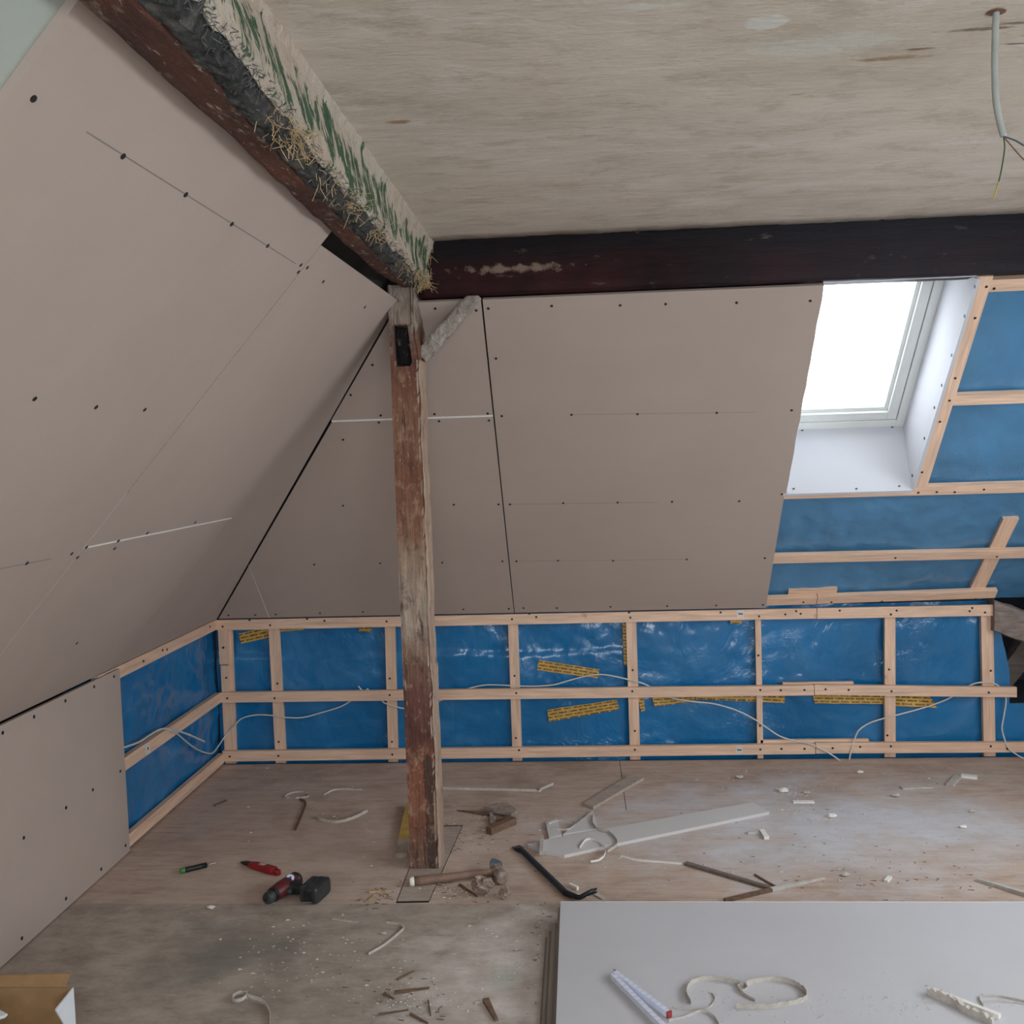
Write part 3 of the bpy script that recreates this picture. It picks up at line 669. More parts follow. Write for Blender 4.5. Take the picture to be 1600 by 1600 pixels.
b3 = lboard([(Y1 + g, 0.004), (YV - g, 0.004), (YV - g, SH - 0.004), (Y1 + g, SH - 0.004)])
b4 = lboard([(YV + g, 0.004), (hipL(0.004), 0.004), (hipL(SH), SH - 0.0005), (YV + g, SH - 0.0005)])
part('joint_filler', MB().prism([LS(Y1 + g, SH - 0.0045, 0.001), LS(YV, SH - 0.0045, 0.001), LS(YV, SH + 0.0045, 0.001), LS(Y1 + g, SH + 0.0045, 0.001)], NL * 0.008), 'gypsum', sl)
for y_, s0, s1, w_ in ((Y1, 0.0, 0.95, 0.0016), (YV, 0.35, SH, 0.0012)):
    part('joint_filler', MB().prism([LS(y_ - w_, s0, 0.0008), LS(y_ + w_, s0, 0.0008), LS(y_ + w_, s1, 0.0008), LS(y_ - w_, s1, 0.0008)], NL * 0.008), 'gypsum', sl)
# older pale green plaster field in front of the first new board
part('plaster_field', MB().prism([LS(YR, 0.0, 0.0128), LS(Y0 + 0.03, 0.0, 0.0128), LS(Y0 + 0.03, 1.9, 0.0128), LS(YR, 1.9, 0.0128)], NL * 0.02), 'pale_green_plaster', sl)
for par, pts in ((b1, [(52, 154), (192, 244), (290, 304), (362, 350), (418, 384), (54, 623), (150, 636), (226, 640), (42, 880), (112, 865)]), (b2, [(480, 418), (505, 440), (570, 480), (135, 855), (185, 845), (230, 833), (305, 816), (466, 425), (470, 414)]),
                 (b3, [(121, 871), (179, 857), (120, 1005)])):
    for px, py in pts:
        y_, s_ = LSP(px, py); screw('left', LS(y_, s_, -0.0006), par)
def lline(p, q, par, w=0.0012):
    (y0, s0), (y1, s1) = LSP(*p), LSP(*q)
    part('pencil_line', MB().prism([LS(y0, s0 - w, -0.0004), LS(y1, s1 - w, -0.0004), LS(y1, s1 + w, -0.0004), LS(y0, s0 + w, -0.0004)], NL * 0.0004), 'pencil', par)
lline((135, 206), (462, 412), b1); lline((0, 889), (80, 873), b1, 0.001)

# ------------------------------------------------------------------ back slope
XW0, XW1 = 0.870, 1.388                # skylight reveal
SW0 = 0.763
ST = 1.775
sbk = MB()
for (x0, x1, s0, s1) in ((-L - 0.30, XW0 - 0.03, -0.02, 1.86), (XW1 + 0.03, XR, -0.02, 1.86), (XW0 - 0.03, XW1 + 0.03, -0.02, SW0 - 0.03)):
    sbk.prism([BS(x0, s0, 0.08), BS(x1, s0, 0.08), BS(x1, s1, 0.08), BS(x0, s1, 0.08)], NB * 0.02)
sb = struct('wall_back_slope', sbk, 'backing_dark')
def bboard(pts, mat='board_paper'):
    return part('plasterboard', MB().prism([BS(x, s) for x, s in pts], NB * TB), mat, sb)
hipB = lambda s, g_=0.008: -L + s * CA + g_
XJ = (BSP(805, 950)[0] + BSP(770, 653)[0]) / 2
XT = BSP(418, 958)[0]; SJ = (BSP(530, 656)[1] + BSP(765, 652)[1]) / 2
XE = BSP(1200, 930)[0]
gj = 0.0034
sT = (XT + L - 0.008) / CA
c1 = bboard([(hipB(0.004), 0.004), (XT - 0.002, 0.004), (XT - 0.002, sT - 0.003)])
c2 = bboard([(XT + 0.002, 0.004), (XJ - gj, 0.004), (XJ - gj, SJ - 0.005), (hipB(SJ), SJ - 0.005), (hipB(sT), sT)])
c3 = bboard([(hipB(SJ), SJ + 0.005), (XJ - gj, SJ + 0.005), (XJ - gj, ST), (hipB(ST), ST)])
edge = [(XE, 0.004), (XE - 0.004, 0.35), (XE - 0.008, SW0 - 0.01), (XW0 + 0.004, SW0)]
random.seed(3)
jag = [(XW0 + 0.002 + 0.004 * (random.random() - 0.5), SW0 + 0.02 + k * 0.055) for k in range(18)]
c4 = bboard([(XJ + gj * 0.2, 0.004)] + edge + jag + [(XW0, ST), (XJ + gj * 0.9, ST)])
part('joint_filler', MB().prism([BS(hipB(SJ), SJ - 0.0055, 0.001), BS(XJ - gj, SJ - 0.0055, 0.001), BS(XJ - gj, SJ + 0.0055, 0.001), BS(hipB(SJ), SJ + 0.0055, 0.001)], NB * 0.008), 'gypsum', sb)
part('joint_filler', MB().prism([BS(XT - 0.003, 0.004, 0.001), BS(XT + 0.003, 0.004, 0.001), BS(XT + 0.003, sT, 0.001), BS(XT - 0.003, sT, 0.001)], NB * 0.008), 'gypsum', sb)
for par, pts in ((c1, [(357, 961.5), (399, 961)]), (c2, [(567, 956), (500, 958), (431, 960), (724, 952), (795, 951), (491, 882), (594, 880), (691, 879), (785, 877), (427, 803), (536, 790), (709, 788.5), (779, 788), (686, 658), (764, 657), (536, 687), (592, 660)]),
                 (c3, [(680, 482), (763, 482), (582, 570), (595, 649), (679, 647), (762, 646), (744, 485), (548, 617)]),
                 (c4, [(862, 478), (969, 477), (1040, 475), (1151, 473), (1266, 470), (784, 650), (893, 648), (996, 647), (1120, 645), (1237, 641), (797, 788), (880, 786), (965, 785), (1050, 784), (1155, 783), (1222, 772), (807, 877), (872, 876), (958, 876), (1073, 874), (1195, 872), (818, 950), (870, 950), (954, 948), (1042.5, 947), (1119, 946), (1192, 945), (775, 560)])):
    for px, py in pts:
        x_, s_ = BSP(px, py); screw('back', BS(x_, s_, -0.0006), par)
def bline(p, q, par, w=0.0007):
    (x0, s0), (x1, s1) = BSP(*p), BSP(*q)
    part('pencil_line', MB().prism([BS(x0, s0 - w, -0.0004), BS(x1, s1 - w, -0.0004), BS(x1, s1 + w, -0.0004), BS(x0, s0 + w, -0.0004)], NB * 0.0004), 'pencil', par)
bline((800, 788), (1030, 785), c4); bline((890, 648), (1180, 644), c4); bline((812, 877), (1070, 874), c4)

# film and battens right of and below the skylight
NF = 0.052
def fgrid(x0, x1, s0, s1, seed): return film_grid(lambda u, v: (BS(x0 + u * (x1 - x0), s0 + v * (s1 - s0), NF), -NB), max(8, int((x1 - x0) / 0.016)), max(8, int((s1 - s0) / 0.016)), 0.015, 3.6, seed=seed)
part('vapour_barrier', fgrid(0.80, XR, -0.02, SW0 - 0.012, 1.0), 'film_slope_lit', sb, True)
part('vapour_barrier', fgrid(XW1 + 0.012, XR, SW0 - 0.012, 1.775, 1.0), 'film_slope_lit', sb, True)
def sbat(x0, x1, s0a, s0b, w=0.048, n=0.0125, t=0.024, mat='pine_x', name='batten'):      # along x
    return part(name, MB().prism([BS(x0, s0a - w / 2, n), BS(x1, s0b - w / 2, n), BS(x1, s0b + w / 2, n), BS(x0, s0a + w / 2, n)], NB * t), mat, sb)
def sup(x0a, x0b, s0, s1, w=0.048, n=0.0125, t=0.024):                                   # up the slope
    return part('batten', MB().prism([BS(x0a - w / 2, s0, n), BS(x0a + w / 2, s0, n), BS(x0b + w / 2, s1, n), BS(x0b - w / 2, s1, n)], NB * t), 'pine_slope', sb)
h1 = sbat(0.84, XR, 0.742, 0.742); h2 = sbat(0.84, XR, 0.330, 0.326)
h3 = sbat(1.39, XR, 1.226, 1.228); h4 = sbat(1.395, XR, 1.735, 1.738)
h5 = sbat(0.84, BSP(1276, 945)[0], 0.029, 0.032, 0.05); h6 = sbat(BSP(1277, 945)[0], 1.93, 0.034, 0.052, 0.05)
sbat(BSP(1234, 935)[0], BSP(1311, 930)[0], 0.070, 0.074, 0.03, 0.0365, 0.018)
u1 = part('batten', MB().prism([BS(XW1 + 0.004, SW0 + 0.004, 0.012), BS(XW1 + 0.064, SW0 + 0.004, 0.012), BS(XW1 + 0.058, 1.775, 0.012), BS(XW1 + 0.004, 1.775, 0.012)], NB * 0.025), 'pine_slope', sb)
u2 = sup(1.848, 1.868, 0.05, 0.535, 0.066, 0.0370, 0.018)
for par, pts in ((h1, [(1436, 773), (1465, 772), (1493, 772), (1539, 768), (1222, 780)]), (h2, [(1400, 875), (1559, 873)]), (h3, [(1485, 629)]), (h4, [(1543, 451), (1555, 454)]), (h5, [(1256, 944)]), (h6, [(1300, 944), (1379, 943), (1526, 939)]),
                 (u1, [(1525, 500), (1494, 594), (1470, 662), (1451, 693), (1442, 741)])):
    for px, py in pts:
        x_, s_ = BSP(px, py); screw('back', BS(x_, s_, 0.0125 - 0.0008), par)

# ------------------------------------------------------------------ skylight
SD = 0.255
w1 = bpy.data.objects.new('window_1', None); COL.objects.link(w1); w1['kind'] = 'structure'; w1.location = BS((XW0 + XW1) / 2, SW0, 0); ORG[w1] = w1.location.copy()
SB1 = 0.896; STW = 1.668
jr = part('lining_board', MB().prism([BS(XW1, SW0, 0.0), BS(XW1, SB1, SD), BS(XW1, STW, SD), BS(XW1, 1.775, 0.0)], (0.0125, 0, 0)), 'lining_white', w1)
part('lining_board', MB().prism([BS(XW0, SW0, TB), BS(XW0, SB1, SD), BS(XW0, STW, SD), BS(XW0, 1.775, TB)], (-0.0125, 0, 0)), 'lining_white', w1)
jb = part('lining_board', MB().prism([BS(XW0 - 0.012, SW0, -0.002), BS(XW1, SW0, -0.002), BS(XW1, SB1, SD), BS(XW0 - 0.012, SB1, SD)], UB * -0.0125), 'lining_white', w1)
part('lining_board', MB().prism([BS(XW0, 1.775, TB), BS(XW1, 1.775, TB), BS(XW1, STW, SD), BS(XW0, STW, SD)], UB * 0.0125), 'lining_white', w1)
def frame(x0, x1, s0, s1, n0, n1, w, name, mat='window_white', par=w1, wt=None):
    mb = MB(); wt = wt or w
    for a, b, c, d in ((x0, x0 + w, s0, s1), (x1 - w, x1, s0, s1), (x0 + w, x1 - w, s0, s0 + w), (x0 + w, x1 - w, s1 - wt, s1)):
        mb.prism([BS(a, c, n0), BS(b, c, n0), BS(b, d, n0), BS(a, d, n0)], NB * (n1 - n0))
    return part(name, mb, mat, par, bevel=0.002)
fr = frame(XW0 - 0.05, XW1 + 0.03, SB1 - 0.03, STW + 0.05, SD, SD + 0.09, 0.064, 'window_frame')
frame(XW0 + 0.0135, XW1 - 0.0335, SB1 + 0.0335, STW - 0.0135, SD + 0.012, SD + 0.05, 0.003, 'seal', 'seal_grey')
ss = frame(XW0 + 0.016, XW1 - 0.037, SB1 + 0.037, STW - 0.016, SD + 0.004, SD + 0.062, 0.040, 'sash')
frame(XW0 + 0.056, XW1 - 0.077, SB1 + 0.077, STW - 0.056, SD + 0.020, SD + 0.06, 0.016, 'glazing_bead')
part('pane', MB().prism([BS(XW0 + 0.06, SB1 + 0.08, SD + 0.045), BS(XW1 - 0.08, SB1 + 0.08, SD + 0.045), BS(XW1 - 0.08, STW - 0.06, SD + 0.045), BS(XW0 + 0.06, STW - 0.06, SD + 0.045)], NB * 0.004), 'window_glass', w1)
for px, py in ((1240, 764), (1338, 764), (1405, 760), (1253.5, 673), (1394, 668)):
    e1 = BS(XW0, SW0, -0.002); e2 = BS(XW0, SB1, SD); nrm = (e2 - e1).cross(V((1, 0, 0))).normalized()
    o = screw('back', hit(px, py, nrm, e1) + nrm * (-0.0006 if nrm.dot(EYE - e1) < 0 else 0.0006), jb)
for px, py in ((1523, 448), (1507, 494), (1487, 555), (1471.5, 602), (1460, 637), (1444.5, 685), (1425.5, 743)):
    screw('side', hit(px, py, V((1, 0, 0)), (XW1, 0, 0)) + V((-0.0006, 0, 0)), jr)
# outside cladding so that daylight enters only through the pane
part('flashing', MB().prism([BS(XW0 - 0.05, SB1 - 0.05, SD + 0.09), BS(XW0 + 0.02, SB1 - 0.05, SD + 0.09), BS(XW0 + 0.02, STW + 0.07, SD + 0.09), BS(XW0 - 0.05, STW + 0.07, SD + 0.09)], NB * 0.01)
     .prism([BS(XW1 - 0.04, SB1 - 0.05, SD + 0.09), BS(XW1 + 0.05, SB1 - 0.05, SD + 0.09), BS(XW1 + 0.05, STW + 0.07, SD + 0.09), BS(XW1 - 0.04, STW + 0.07, SD + 0.09)], NB * 0.01), 'seal_grey', w1)
portal('skylight_portal', BS((XW0 + XW1) / 2, (SB1 + STW) / 2, SD + 0.13), -NB, 0.50, 0.80)

# ------------------------------------------------------------------ ceiling and the rest of the shell
def ceil_mesh():
    mb = MB(); x0, x1, y0 = -0.56, XR + 0.05, YR - 0.05
    NX, NY = 260, 60; idx = {}
    for i in range(NX + 1):
        x = x0 + (x1 - x0) * i / NX
        ye = YB - 0.002 + 0.012 * nz(V((x, 0, 0)), 7) - 0.012 + 0.007 * nz(V((x, 3, 0)), 38) - (0.015 if abs(nz(V((x, 7, 0)), 30)) > 0.55 else 0)
        for j in range(NY + 1):
            y = y0 + (ye - y0) * j / NY
            z = ZC + 0.0025 * nz(V((x, y, 0)), 2.2) + 0.001 * nz(V((x, y, 0)), 13)
            idx[i, j] = len(mb.v); mb.v.append(V((x, y, z)))
    for i in range(NX):
        for j in range(NY): mb.f.append((idx[i, j], idx[i, j + 1], idx[i + 1, j + 1], idx[i + 1, j]))
    k = len(mb.v); top = []
    for i in range(NX + 1): top.append(len(mb.v)); p = mb.v[idx[i, NY]]; mb.v.append(V((p.x, p.y, ZC + 0.06)))
    for i in range(NX): mb.f.append((idx[i, NY], top[i], top[i + 1], idx[i + 1, NY]))
    return mb
ce = struct('ceiling', ceil_mesh(), 'old_ceiling', False)
for p in ce.data.polygons: p.use_smooth = abs(p.normal.z) > 0.5
part('ceiling_deck', MB().box((-0.70, YR - 0.1, ZC + 0.03), (XR + 0.1, YB + 0.4, ZC + 0.14)), 'backing_dark', ce)

def wall_with_hole(axis, at, a0, a1, z0, z1, ha0, ha1, hz0, hz1, t):
    mb = MB()
    for (p, q, r, s_) in ((a0, ha0, z0, z1), (ha1, a1, z0, z1), (ha0, ha1, z0, hz0), (ha0, ha1, hz1, z1)):
        if q - p < 1e-4 or s_ - r < 1e-4: continue
        if axis == 'x': mb.box((at, p, r), (at + t, q, s_))
        else: mb.box((p, at, r), (q, at + t, s_))
    return mb
BW = (-0.5, 1.9, 0.60, 2.05)            # unseen window added in the rear wall for fill light (x0, x1, z0, z1)
struct('wall_rear', wall_with_hole('y', YR - 0.12, -2.1, XR + 0.12, -0.02, ZC + 0.1, *BW, 0.12), 'wall_plain')
struct('wall_right', MB().box((XR, YR, -0.02), (XR + 0.1, D + 0.7, HK)), 'wall_plain')
UR, NR = V((-CA, 0, SA)), V((SA, 0, CA))
def RS(y, s_, n=0.0): return V((XR, y, HK)) + UR * s_ + NR * n
RW = (0.5, 3.6, 0.30, 1.50)           # unseen roof windows added in the right slope to light the floor (y0, y1, s0, s1)
rs = MB()
for p, q, r, t_ in ((YR - 0.1, RW[0], -0.02, 2.2), (RW[1], D + 0.7, -0.02, 2.2), (RW[0], RW[1], -0.02, RW[2]), (RW[0], RW[1], RW[3], 2.2)):
    rs.prism([RS(p, r), RS(q, r), RS(q, t_), RS(p, t_)], NR * 0.1)
struct('wall_right_slope', rs, 'wall_plain')
w2 = bpy.data.objects.new('fill_window_right', None); COL.objects.link(w2); w2['kind'] = 'structure'; w2.location = RS(0.9, RW[2]); ORG[w2] = w2.location.copy()
fm = MB(); ym = (RW[0] + RW[1]) / 2
for p, q, r, t_ in ((RW[0], RW[0] + 0.06, RW[2], RW[3]), (RW[1] - 0.06, RW[1], RW[2], RW[3]), (ym - 0.06, ym + 0.06, RW[2], RW[3]), (RW[0], RW[1], RW[2], RW[2] + 0.06), (RW[0], RW[1], RW[3] - 0.06, RW[3])):
    fm.prism([RS(p, r, 0.03), RS(q, r, 0.03), RS(q, t_, 0.03), RS(p, t_, 0.03)], NR * 0.06)
part('window_frame', fm, 'window_white', w2)  # frame of the added unseen roof windows
for p, q in ((RW[0] + 0.06, ym - 0.06), (ym + 0.06, RW[1] - 0.06)):
    part('pane', MB().prism([RS(p, RW[2] + 0.06, 0.05), RS(q, RW[2] + 0.06, 0.05), RS(q, RW[3] - 0.06, 0.05), RS(p, RW[3] - 0.06, 0.05)], NR * 0.004), 'window_glass', w2)  # panes of the added unseen roof windows
portal('right_fill_portal', RS(ym, (RW[2] + RW[3]) / 2, 0.15), -NR, RW[1] - RW[0], RW[3] - RW[2])
def plain_fill_window(name, axis, at, a0, a1, z0, z1):
    r = bpy.data.objects.new(name, None); COL.objects.link(r); r['kind'] = 'structure'
    mid = (a0 + a1) / 2; P = (lambda a, d, z: V((at + d, a, z))) if axis == 'x' else (lambda a, d, z: V((a, at + d, z)))
    r.location = P(mid, 0, z0); ORG[r] = r.location.copy()
    fm = MB(); w = 0.06
    for p, q, r0, r1 in ((a0, a0 + w, z0, z1), (a1 - w, a1, z0, z1), (a0, a1, z0, z0 + w), (a0, a1, z1 - w, z1), (mid - w / 2, mid + w / 2, z0, z1)): fm.box(P(p, -0.02, r0), P(q, 0.04, r1))
    part('window_frame', fm, 'window_white', r)
    part('pane', MB().box(P(a0 + w, 0.006, z0 + w), P(mid - w / 2, 0.01, z1 - w)), 'window_glass', r)  # pane of the added unseen rear window
    part('pane', MB().box(P(mid + w / 2, 0.006, z0 + w), P(a1 - w, 0.01, z1 - w)), 'window_glass', r)  # pane of the added unseen rear window
plain_fill_window('fill_window_rear', 'y', YR - 0.06, *BW)
portal('rear_fill_portal', ((BW[0] + BW[1]) / 2, YR - 0.2, (BW[2] + BW[3]) / 2), (0, 1, 0), BW[1] - BW[0], BW[3] - BW[2])

# ------------------------------------------------------------------ timber frame
# left purlin: dark red underside, sooty hairy strip, crumbling plaster with green paint
def lerp1(t, pts):
    for (a, va), (b, vb_) in zip(pts, pts[1:]):
        if t <= b: return va + (vb_ - va) * max(0.0, (t - a) / (b - a))
    return pts[-1][1]
xl = lambda y: lerp1(y, [(0.0, -0.580), (1.7, -0.577), (2.4, -0.592), (3.46, -0.604)])
zl = lambda y: lerp1(y, [(0.0, 2.08), (1.9, 2.08), (3.0, 2.088), (3.46, 2.118)])
xp = lambda y: lerp1(y, [(0.0, -0.448), (1.36, -0.458), (1.64, -0.476), (2.6, -0.492), (3.46, -0.515)])
YS = [YR + 0.01] + [0.4 + 0.02 * k for k in range(int((YB - 0.4) / 0.02) + 1)] + [YB + 0.005]
lp = thing('roof_purlin', (-0.56, 2.0, 2.08), 'old red-brown purlin over the left slope with peeling green-painted plaster', 'beam')
def wood_ring(y):
    a = V((xl(y), y, zl(y))); b = V((xp(y) - 0.050, y, zl(y) - 0.004)); c = V((xp(y) - 0.030, y, 2.25)); d = V((xl(y) - 0.03, y, 2.25))
    out = []
    for p, q, n in ((a, b, 6), (b, c, 5), (c, d, 2), (d, a, 5)):
        for k in range(n):
            r = p.lerp(q, k / n); r = r + V((0.0045 * nz(r, 9), 0, 0.004 * nz(r + V((5, 0, 0)), 11) + 0.002 * nz(r, 50))); out.append(r)
    return out
part('timber', MB().loft([wood_ring(y) for y in YS]), 'purlin_red_wood', lp, True)
def soot_ring(y):
    k0 = 0.012 * nz(V((0, y, 1)), 7) + 0.006 * nz(V((0, y, 4)), 25)
    pts = [V((xp(y) - 0.062 + k0, y, zl(y) + 0.004)), V((xp(y) - 0.045 + k0 * 0.5, y, zl(y) - 0.004)), V((xp(y) - 0.020, y, zl(y) - 0.002)), V((xp(y) - 0.004, y, zl(y) + 0.022)), V((xp(y) - 0.010, y, zl(y) + 0.06)), V((xp(y) - 0.045, y, zl(y) + 0.06))]
    out = []
    for i, p in enumerate(pts):
        q = pts[(i + 1) % len(pts)]
        for k in range(3):
            r = p.lerp(q, k / 3); out.append(r + V((0.007 * nz(r, 55) + 0.004 * nz(r, 130), 0, 0.007 * nz(r + V((9, 0, 0)), 60) + 0.004 * nz(r + V((2, 0, 0)), 140))))
    return out
part('soot_strip', MB().loft([soot_ring(y) for y in YS]), 'soot', lp)
def coat_ring(y):
    e = 0.016 * nz(V((2, y, 0)), 5) + 0.012 * nz(V((2, y, 0)), 23)
    zb = zl(y) + 0.022 + e
    pts = [V((xp(y) - 0.02, y, zb + 0.012)), V((xp(y) - 0.002, y, zb - 0.004)), V((xp(y) + 0.010, y, zb + 0.008)), V((xp(y) + 0.004, y, zb + 0.05)), V((lerp1(0.55, [(0, xp(y)), (1, -0.497)]), y, 2.215)), V((-0.494, y, 2.25)), V((-0.486, y, 2.274)), V((-0.53, y, 2.274))]
    out = []
    for i, p in enumerate(pts):
        q = pts[(i + 1) % len(pts)]
        for k in range(3):
            r = p.lerp(q, k / 3); out.append(r + V((0.004 * nz(r, 18) + 0.002 * nz(r, 60), 0, 0.0025 * nz(r + V((3, 0, 0)), 50))))
    return out
part('plaster_coat', MB().loft([coat_ring(y) for y in YS]), 'green_plaster', lp)
random.seed(11)
def fibres(n, mat, ylo, yhi, spread, ln, rad):
    mb = MB()
    for _ in range(n):
        y = random.choice(spread) + random.gauss(0, 0.05) if spread else random.uniform(ylo, yhi)
        y = min(max(y, 0.8), YB - 0.01)
        p = V((xp(y) + random.uniform(-0.03, 0.012), y, zl(y) + random.uniform(0.0, 0.035)))
        d = V((random.gauss(0, 1), random.gauss(0, 1), random.gauss(-0.5, 0.7))).normalized() * ln * random.uniform(0.4, 1.3)
        mid = p + d * 0.5 + V((random.gauss(0, 0.004), random.gauss(0, 0.004), -0.002))
        mb.tube([p, mid, p + d + V((0, 0, -0.004))], rad, 3)
    return mb
o = part('straw_fibre', fibres(620, 'straw', 0, 0, (1.66, 1.72, 1.75, 2.0, 2.2, 2.5, 2.9, 3.2, 3.38, 3.4, 3.42), 0.032, 0.0007), 'straw', lp); o['kind'] = 'stuff'
o = part('dark_fibre', fibres(1300, 'straw_dark', 1.0, 3.35, None, 0.013, 0.0007), 'straw_dark', lp); o['kind'] = 'stuff'
# straw and plaster hanging at the corner
mb = MB()
for k in range(70):
    p = V((-0.515 + random.gauss(0, 0.012), YB - 0.02 + random.gauss(0, 0.012), random.uniform(2.12, 2.27))); d = V((random.gauss(0, 0.5), random.gauss(-0.2, 0.3), -1)).normalized() * random.uniform(0.01, 0.045)
    mb.tube([p, p + d * 0.5 + V((random.gauss(0, 0.003), 0, 0)), p + d], 0.0009, 3)
o = part('straw_fibre', mb, 'straw', lp); o['kind'] = 'stuff'

# back purlin
def bp_ring(x):
    out = []; z0 = ZB + 0.003 * nz(V((x, 1, 0)), 2.0); fr_ = YB + 0.003 * nz(V((x, 2, 0)), 3.0)
    pts = [V((x, fr_ + 0.004, z0)), V((x, fr_, z0 + 0.012)), V((x, fr_, ZC + 0.03)), V((x, YB + 0.12, ZC + 0.03)), V((x, YB + 0.12, z0))]
    for i, p in enumerate(pts):
        q = pts[(i + 1) % 5]; n = (1, 7, 2, 3, 4)[i]
        for k in range(n):
            r = p.lerp(q, k / n); out.append(r + V((0, 0.0025 * nz(r, 16), 0.0015 * nz(r, 20))))
    return out
single('roof_purlin', MB().loft([bp_ring(-0.545 + 0.025 * k) for k in range(int((XR - 0.01 + 0.545) / 0.025) + 1)]), 'purlin_dark_wood',
       'nearly black maroon purlin running across the back above the skylight', 'beam', smooth=True)

# post with its mortise pocket
PX0, PX1, PY0, PY1 = -0.6575, -0.549, YB, YB + 0.12
def post_ring(z):
    out = []
    sh = 0.003 * nz(V((0, 0, z)), 2.0)
    right = PX1 - 0.006 * max(0, nz(V((4, 0, z)), 6)) + (0.004 if z < 0.75 else 0.0)
    top_in = 0.012 * max(0.0, min(1.0, (z - 1.86) / 0.1))
    cs = [V((PX0 + sh, PY0, z)), V((right - top_in, PY0, z)), V((right, PY1, z)), V((PX0 + sh, PY1, z))]
    for i, p in enumerate(cs):
        q = cs[(i + 1) % 4]; n = (14, 8, 3, 8)[i]
        for k in range(n):
            r = p.lerp(q, k / n)
            d = 0.0028 * nz(r, 13) + 0.0016 * nz(r, 40)
            if i == 0 and k in (0,): d -= 0.004
            if i == 1 and k == 0: d += 0.0
            if i == 0:
                r = r + V((0, d + (0.004 + 0.004 * nz(r, 20) if k in (0,) else 0) + (0.005 + 0.006 * max(0, nz(r, 15)) if k == 13 else 0), 0))
                if 3 <= k <= 9 and 1.85 < z < 1.985: r.y += 0.05
                if z > 1.985 and 2 <= k <= 11: r.y += 0.010 + 0.006 * nz(r, 25)
            elif i == 1: r = r + V((d * 1.6 - (0.006 if k == 0 else 0), 0, 0))
            else: r = r + V((0, -d, 0)) if i == 2 else r + V((d, 0, 0))
            out.append(r)
    return out
single('timber_post', MB().loft([post_ring(min(0.001 + 0.0125 * k, 2.128)) for k in range(172)]), 'old_post_wood', 'tall weathered red-brown timber post in the middle of the floor', 'post', smooth=False)
b0, b1_ = V((-0.552, YB + 0.055, 1.875)), V((-0.345, YB + 0.055, 2.088))
dv = (b1_ - b0).normalized(); pv = V((-dv.z, 0, dv.x))
single('knee_brace', rough_beam(lambda t: [b0.lerp(b1_, t) + pv * a * (1.0 if t < 0.9 else 0.9) + V((0, b, 0)) for a, b in ((-0.025, -0.03), (0.025, -0.03), (0.025, 0.03), (-0.025, 0.03))], 40, 5, 0.004, 45), 'grey_brace',
       'short grey plaster-crusted knee brace between post and back purlin', 'brace')

# ------------------------------------------------------------------ cables
cp = FL(1557, 18, ZC)
ck = thing('ceiling_cable', cp + V((0, 0, -0.33)), 'grey cable hanging from the ceiling with stripped wire ends', 'cable')
sh = [cp + V((0.0, 0, 0.02)), cp + V((-0.002, 0, -0.04)), cp + V((-0.003, 0, -0.10)), cp + V((0.0, 0, -0.16)), cp + V((0.012, 0, -0.215))]
part('sheath', MB().tube(smooth_path(sh), 0.0058, 10), 'cable_grey', ck, True)
e = sh[-1]
part('wire', MB().tube(smooth_path([e, e + V((0.002, 0, -0.02)), e + V((-0.003, 0, -0.055)), e + V((-0.008, 0, -0.078))]), 0.0013, 6), 'wire_green', ck, True, label='green end of the earth wire')
part('wire', MB().tube(smooth_path([e + V((-0.008, 0, -0.078)), e + V((-0.013, 0, -0.095)), e + V((-0.018, 0, -0.108))]), 0.0014, 6), 'wire_yellow', ck, True)
part('wire', MB().tube(smooth_path([e, e + V((0.02, 0, -0.008)), e + V((0.045, 0, -0.022)), e + V((0.09, 0, -0.03))]), 0.0015, 6), 'wire_blue', ck, True)
part('wire', MB().tube(smooth_path([e, e + V((0.012, 0, -0.015)), e + V((0.035, 0, -0.042)), e + V((0.07, 0, -0.075))]), 0.0013, 6), 'wire_brown', ck, True)
part('ceiling_hole', MB().prism([cp + V((0.016 * math.cos(a * 0.7) * (1 + 0.35 * nz(V((a, 0, 0)))), 0.013 * math.sin(a * 0.7), -0.0022)) for a in range(9)], (0, 0, 0.002)), 'wire_brown', ck)

def wall_cable(name, pts, label, r=0.0036, mat='cable_white', fn=None):
    return single(name, MB().tube(smooth_path([fn(*p) for p in pts]), r, 7), mat, label, 'cable', 'installation cables', smooth=True)
lf = lambda px, py, x=-L + 0.004: LF(px, py, x)
wall_cable('cable', [(188, 1169.5), (216, 1160), (232, 1150), (247, 1141), (260, 1138.5), (277, 1142), (295, 1148), (320, 1159)], 'white cable end curling over the left middle batten', 0.0045, fn=lf)
bk = lambda px, py, y=D + 0.020: BK(px, py, y)
pth = [LF(262, 1140, -L + 0.004), LF(277, 1147, -L + 0.003), LF(295, 1162, -L - 0.012), LF(310, 1172, -L - 0.020), LF(325, 1177, -L - 0.020), LF(335, 1174, -L - 0.016)]
pth += [BK(352, 1150, D + 0.016), BK(367, 1133, D + 0.016), BK(379, 1122, D + 0.018), BK(401, 1117, D + 0.016), BK(426, 1118, D + 0.016), BK(447, 1121, D + 0.016), BK(473, 1121, D + 0.02), BK(500, 1114, D + 0.028), BK(532, 1104, D + 0.03), BK(552, 1092, D + 0.032), BK(565, 1080, D + 0.032)]
single('cable', MB().tube(smooth_path(pth), 0.0036, 7), 'cable_white', 'white cable rounding the corner between left and back battens', 'cable', 'installation cables', smooth=True)
wall_cable('cable', [(560, 1072), (564, 1077), (570, 1079), (575, 1076.5), (574, 1083)], 'tiny cut cable end above middle batten left of post', fn=bk)
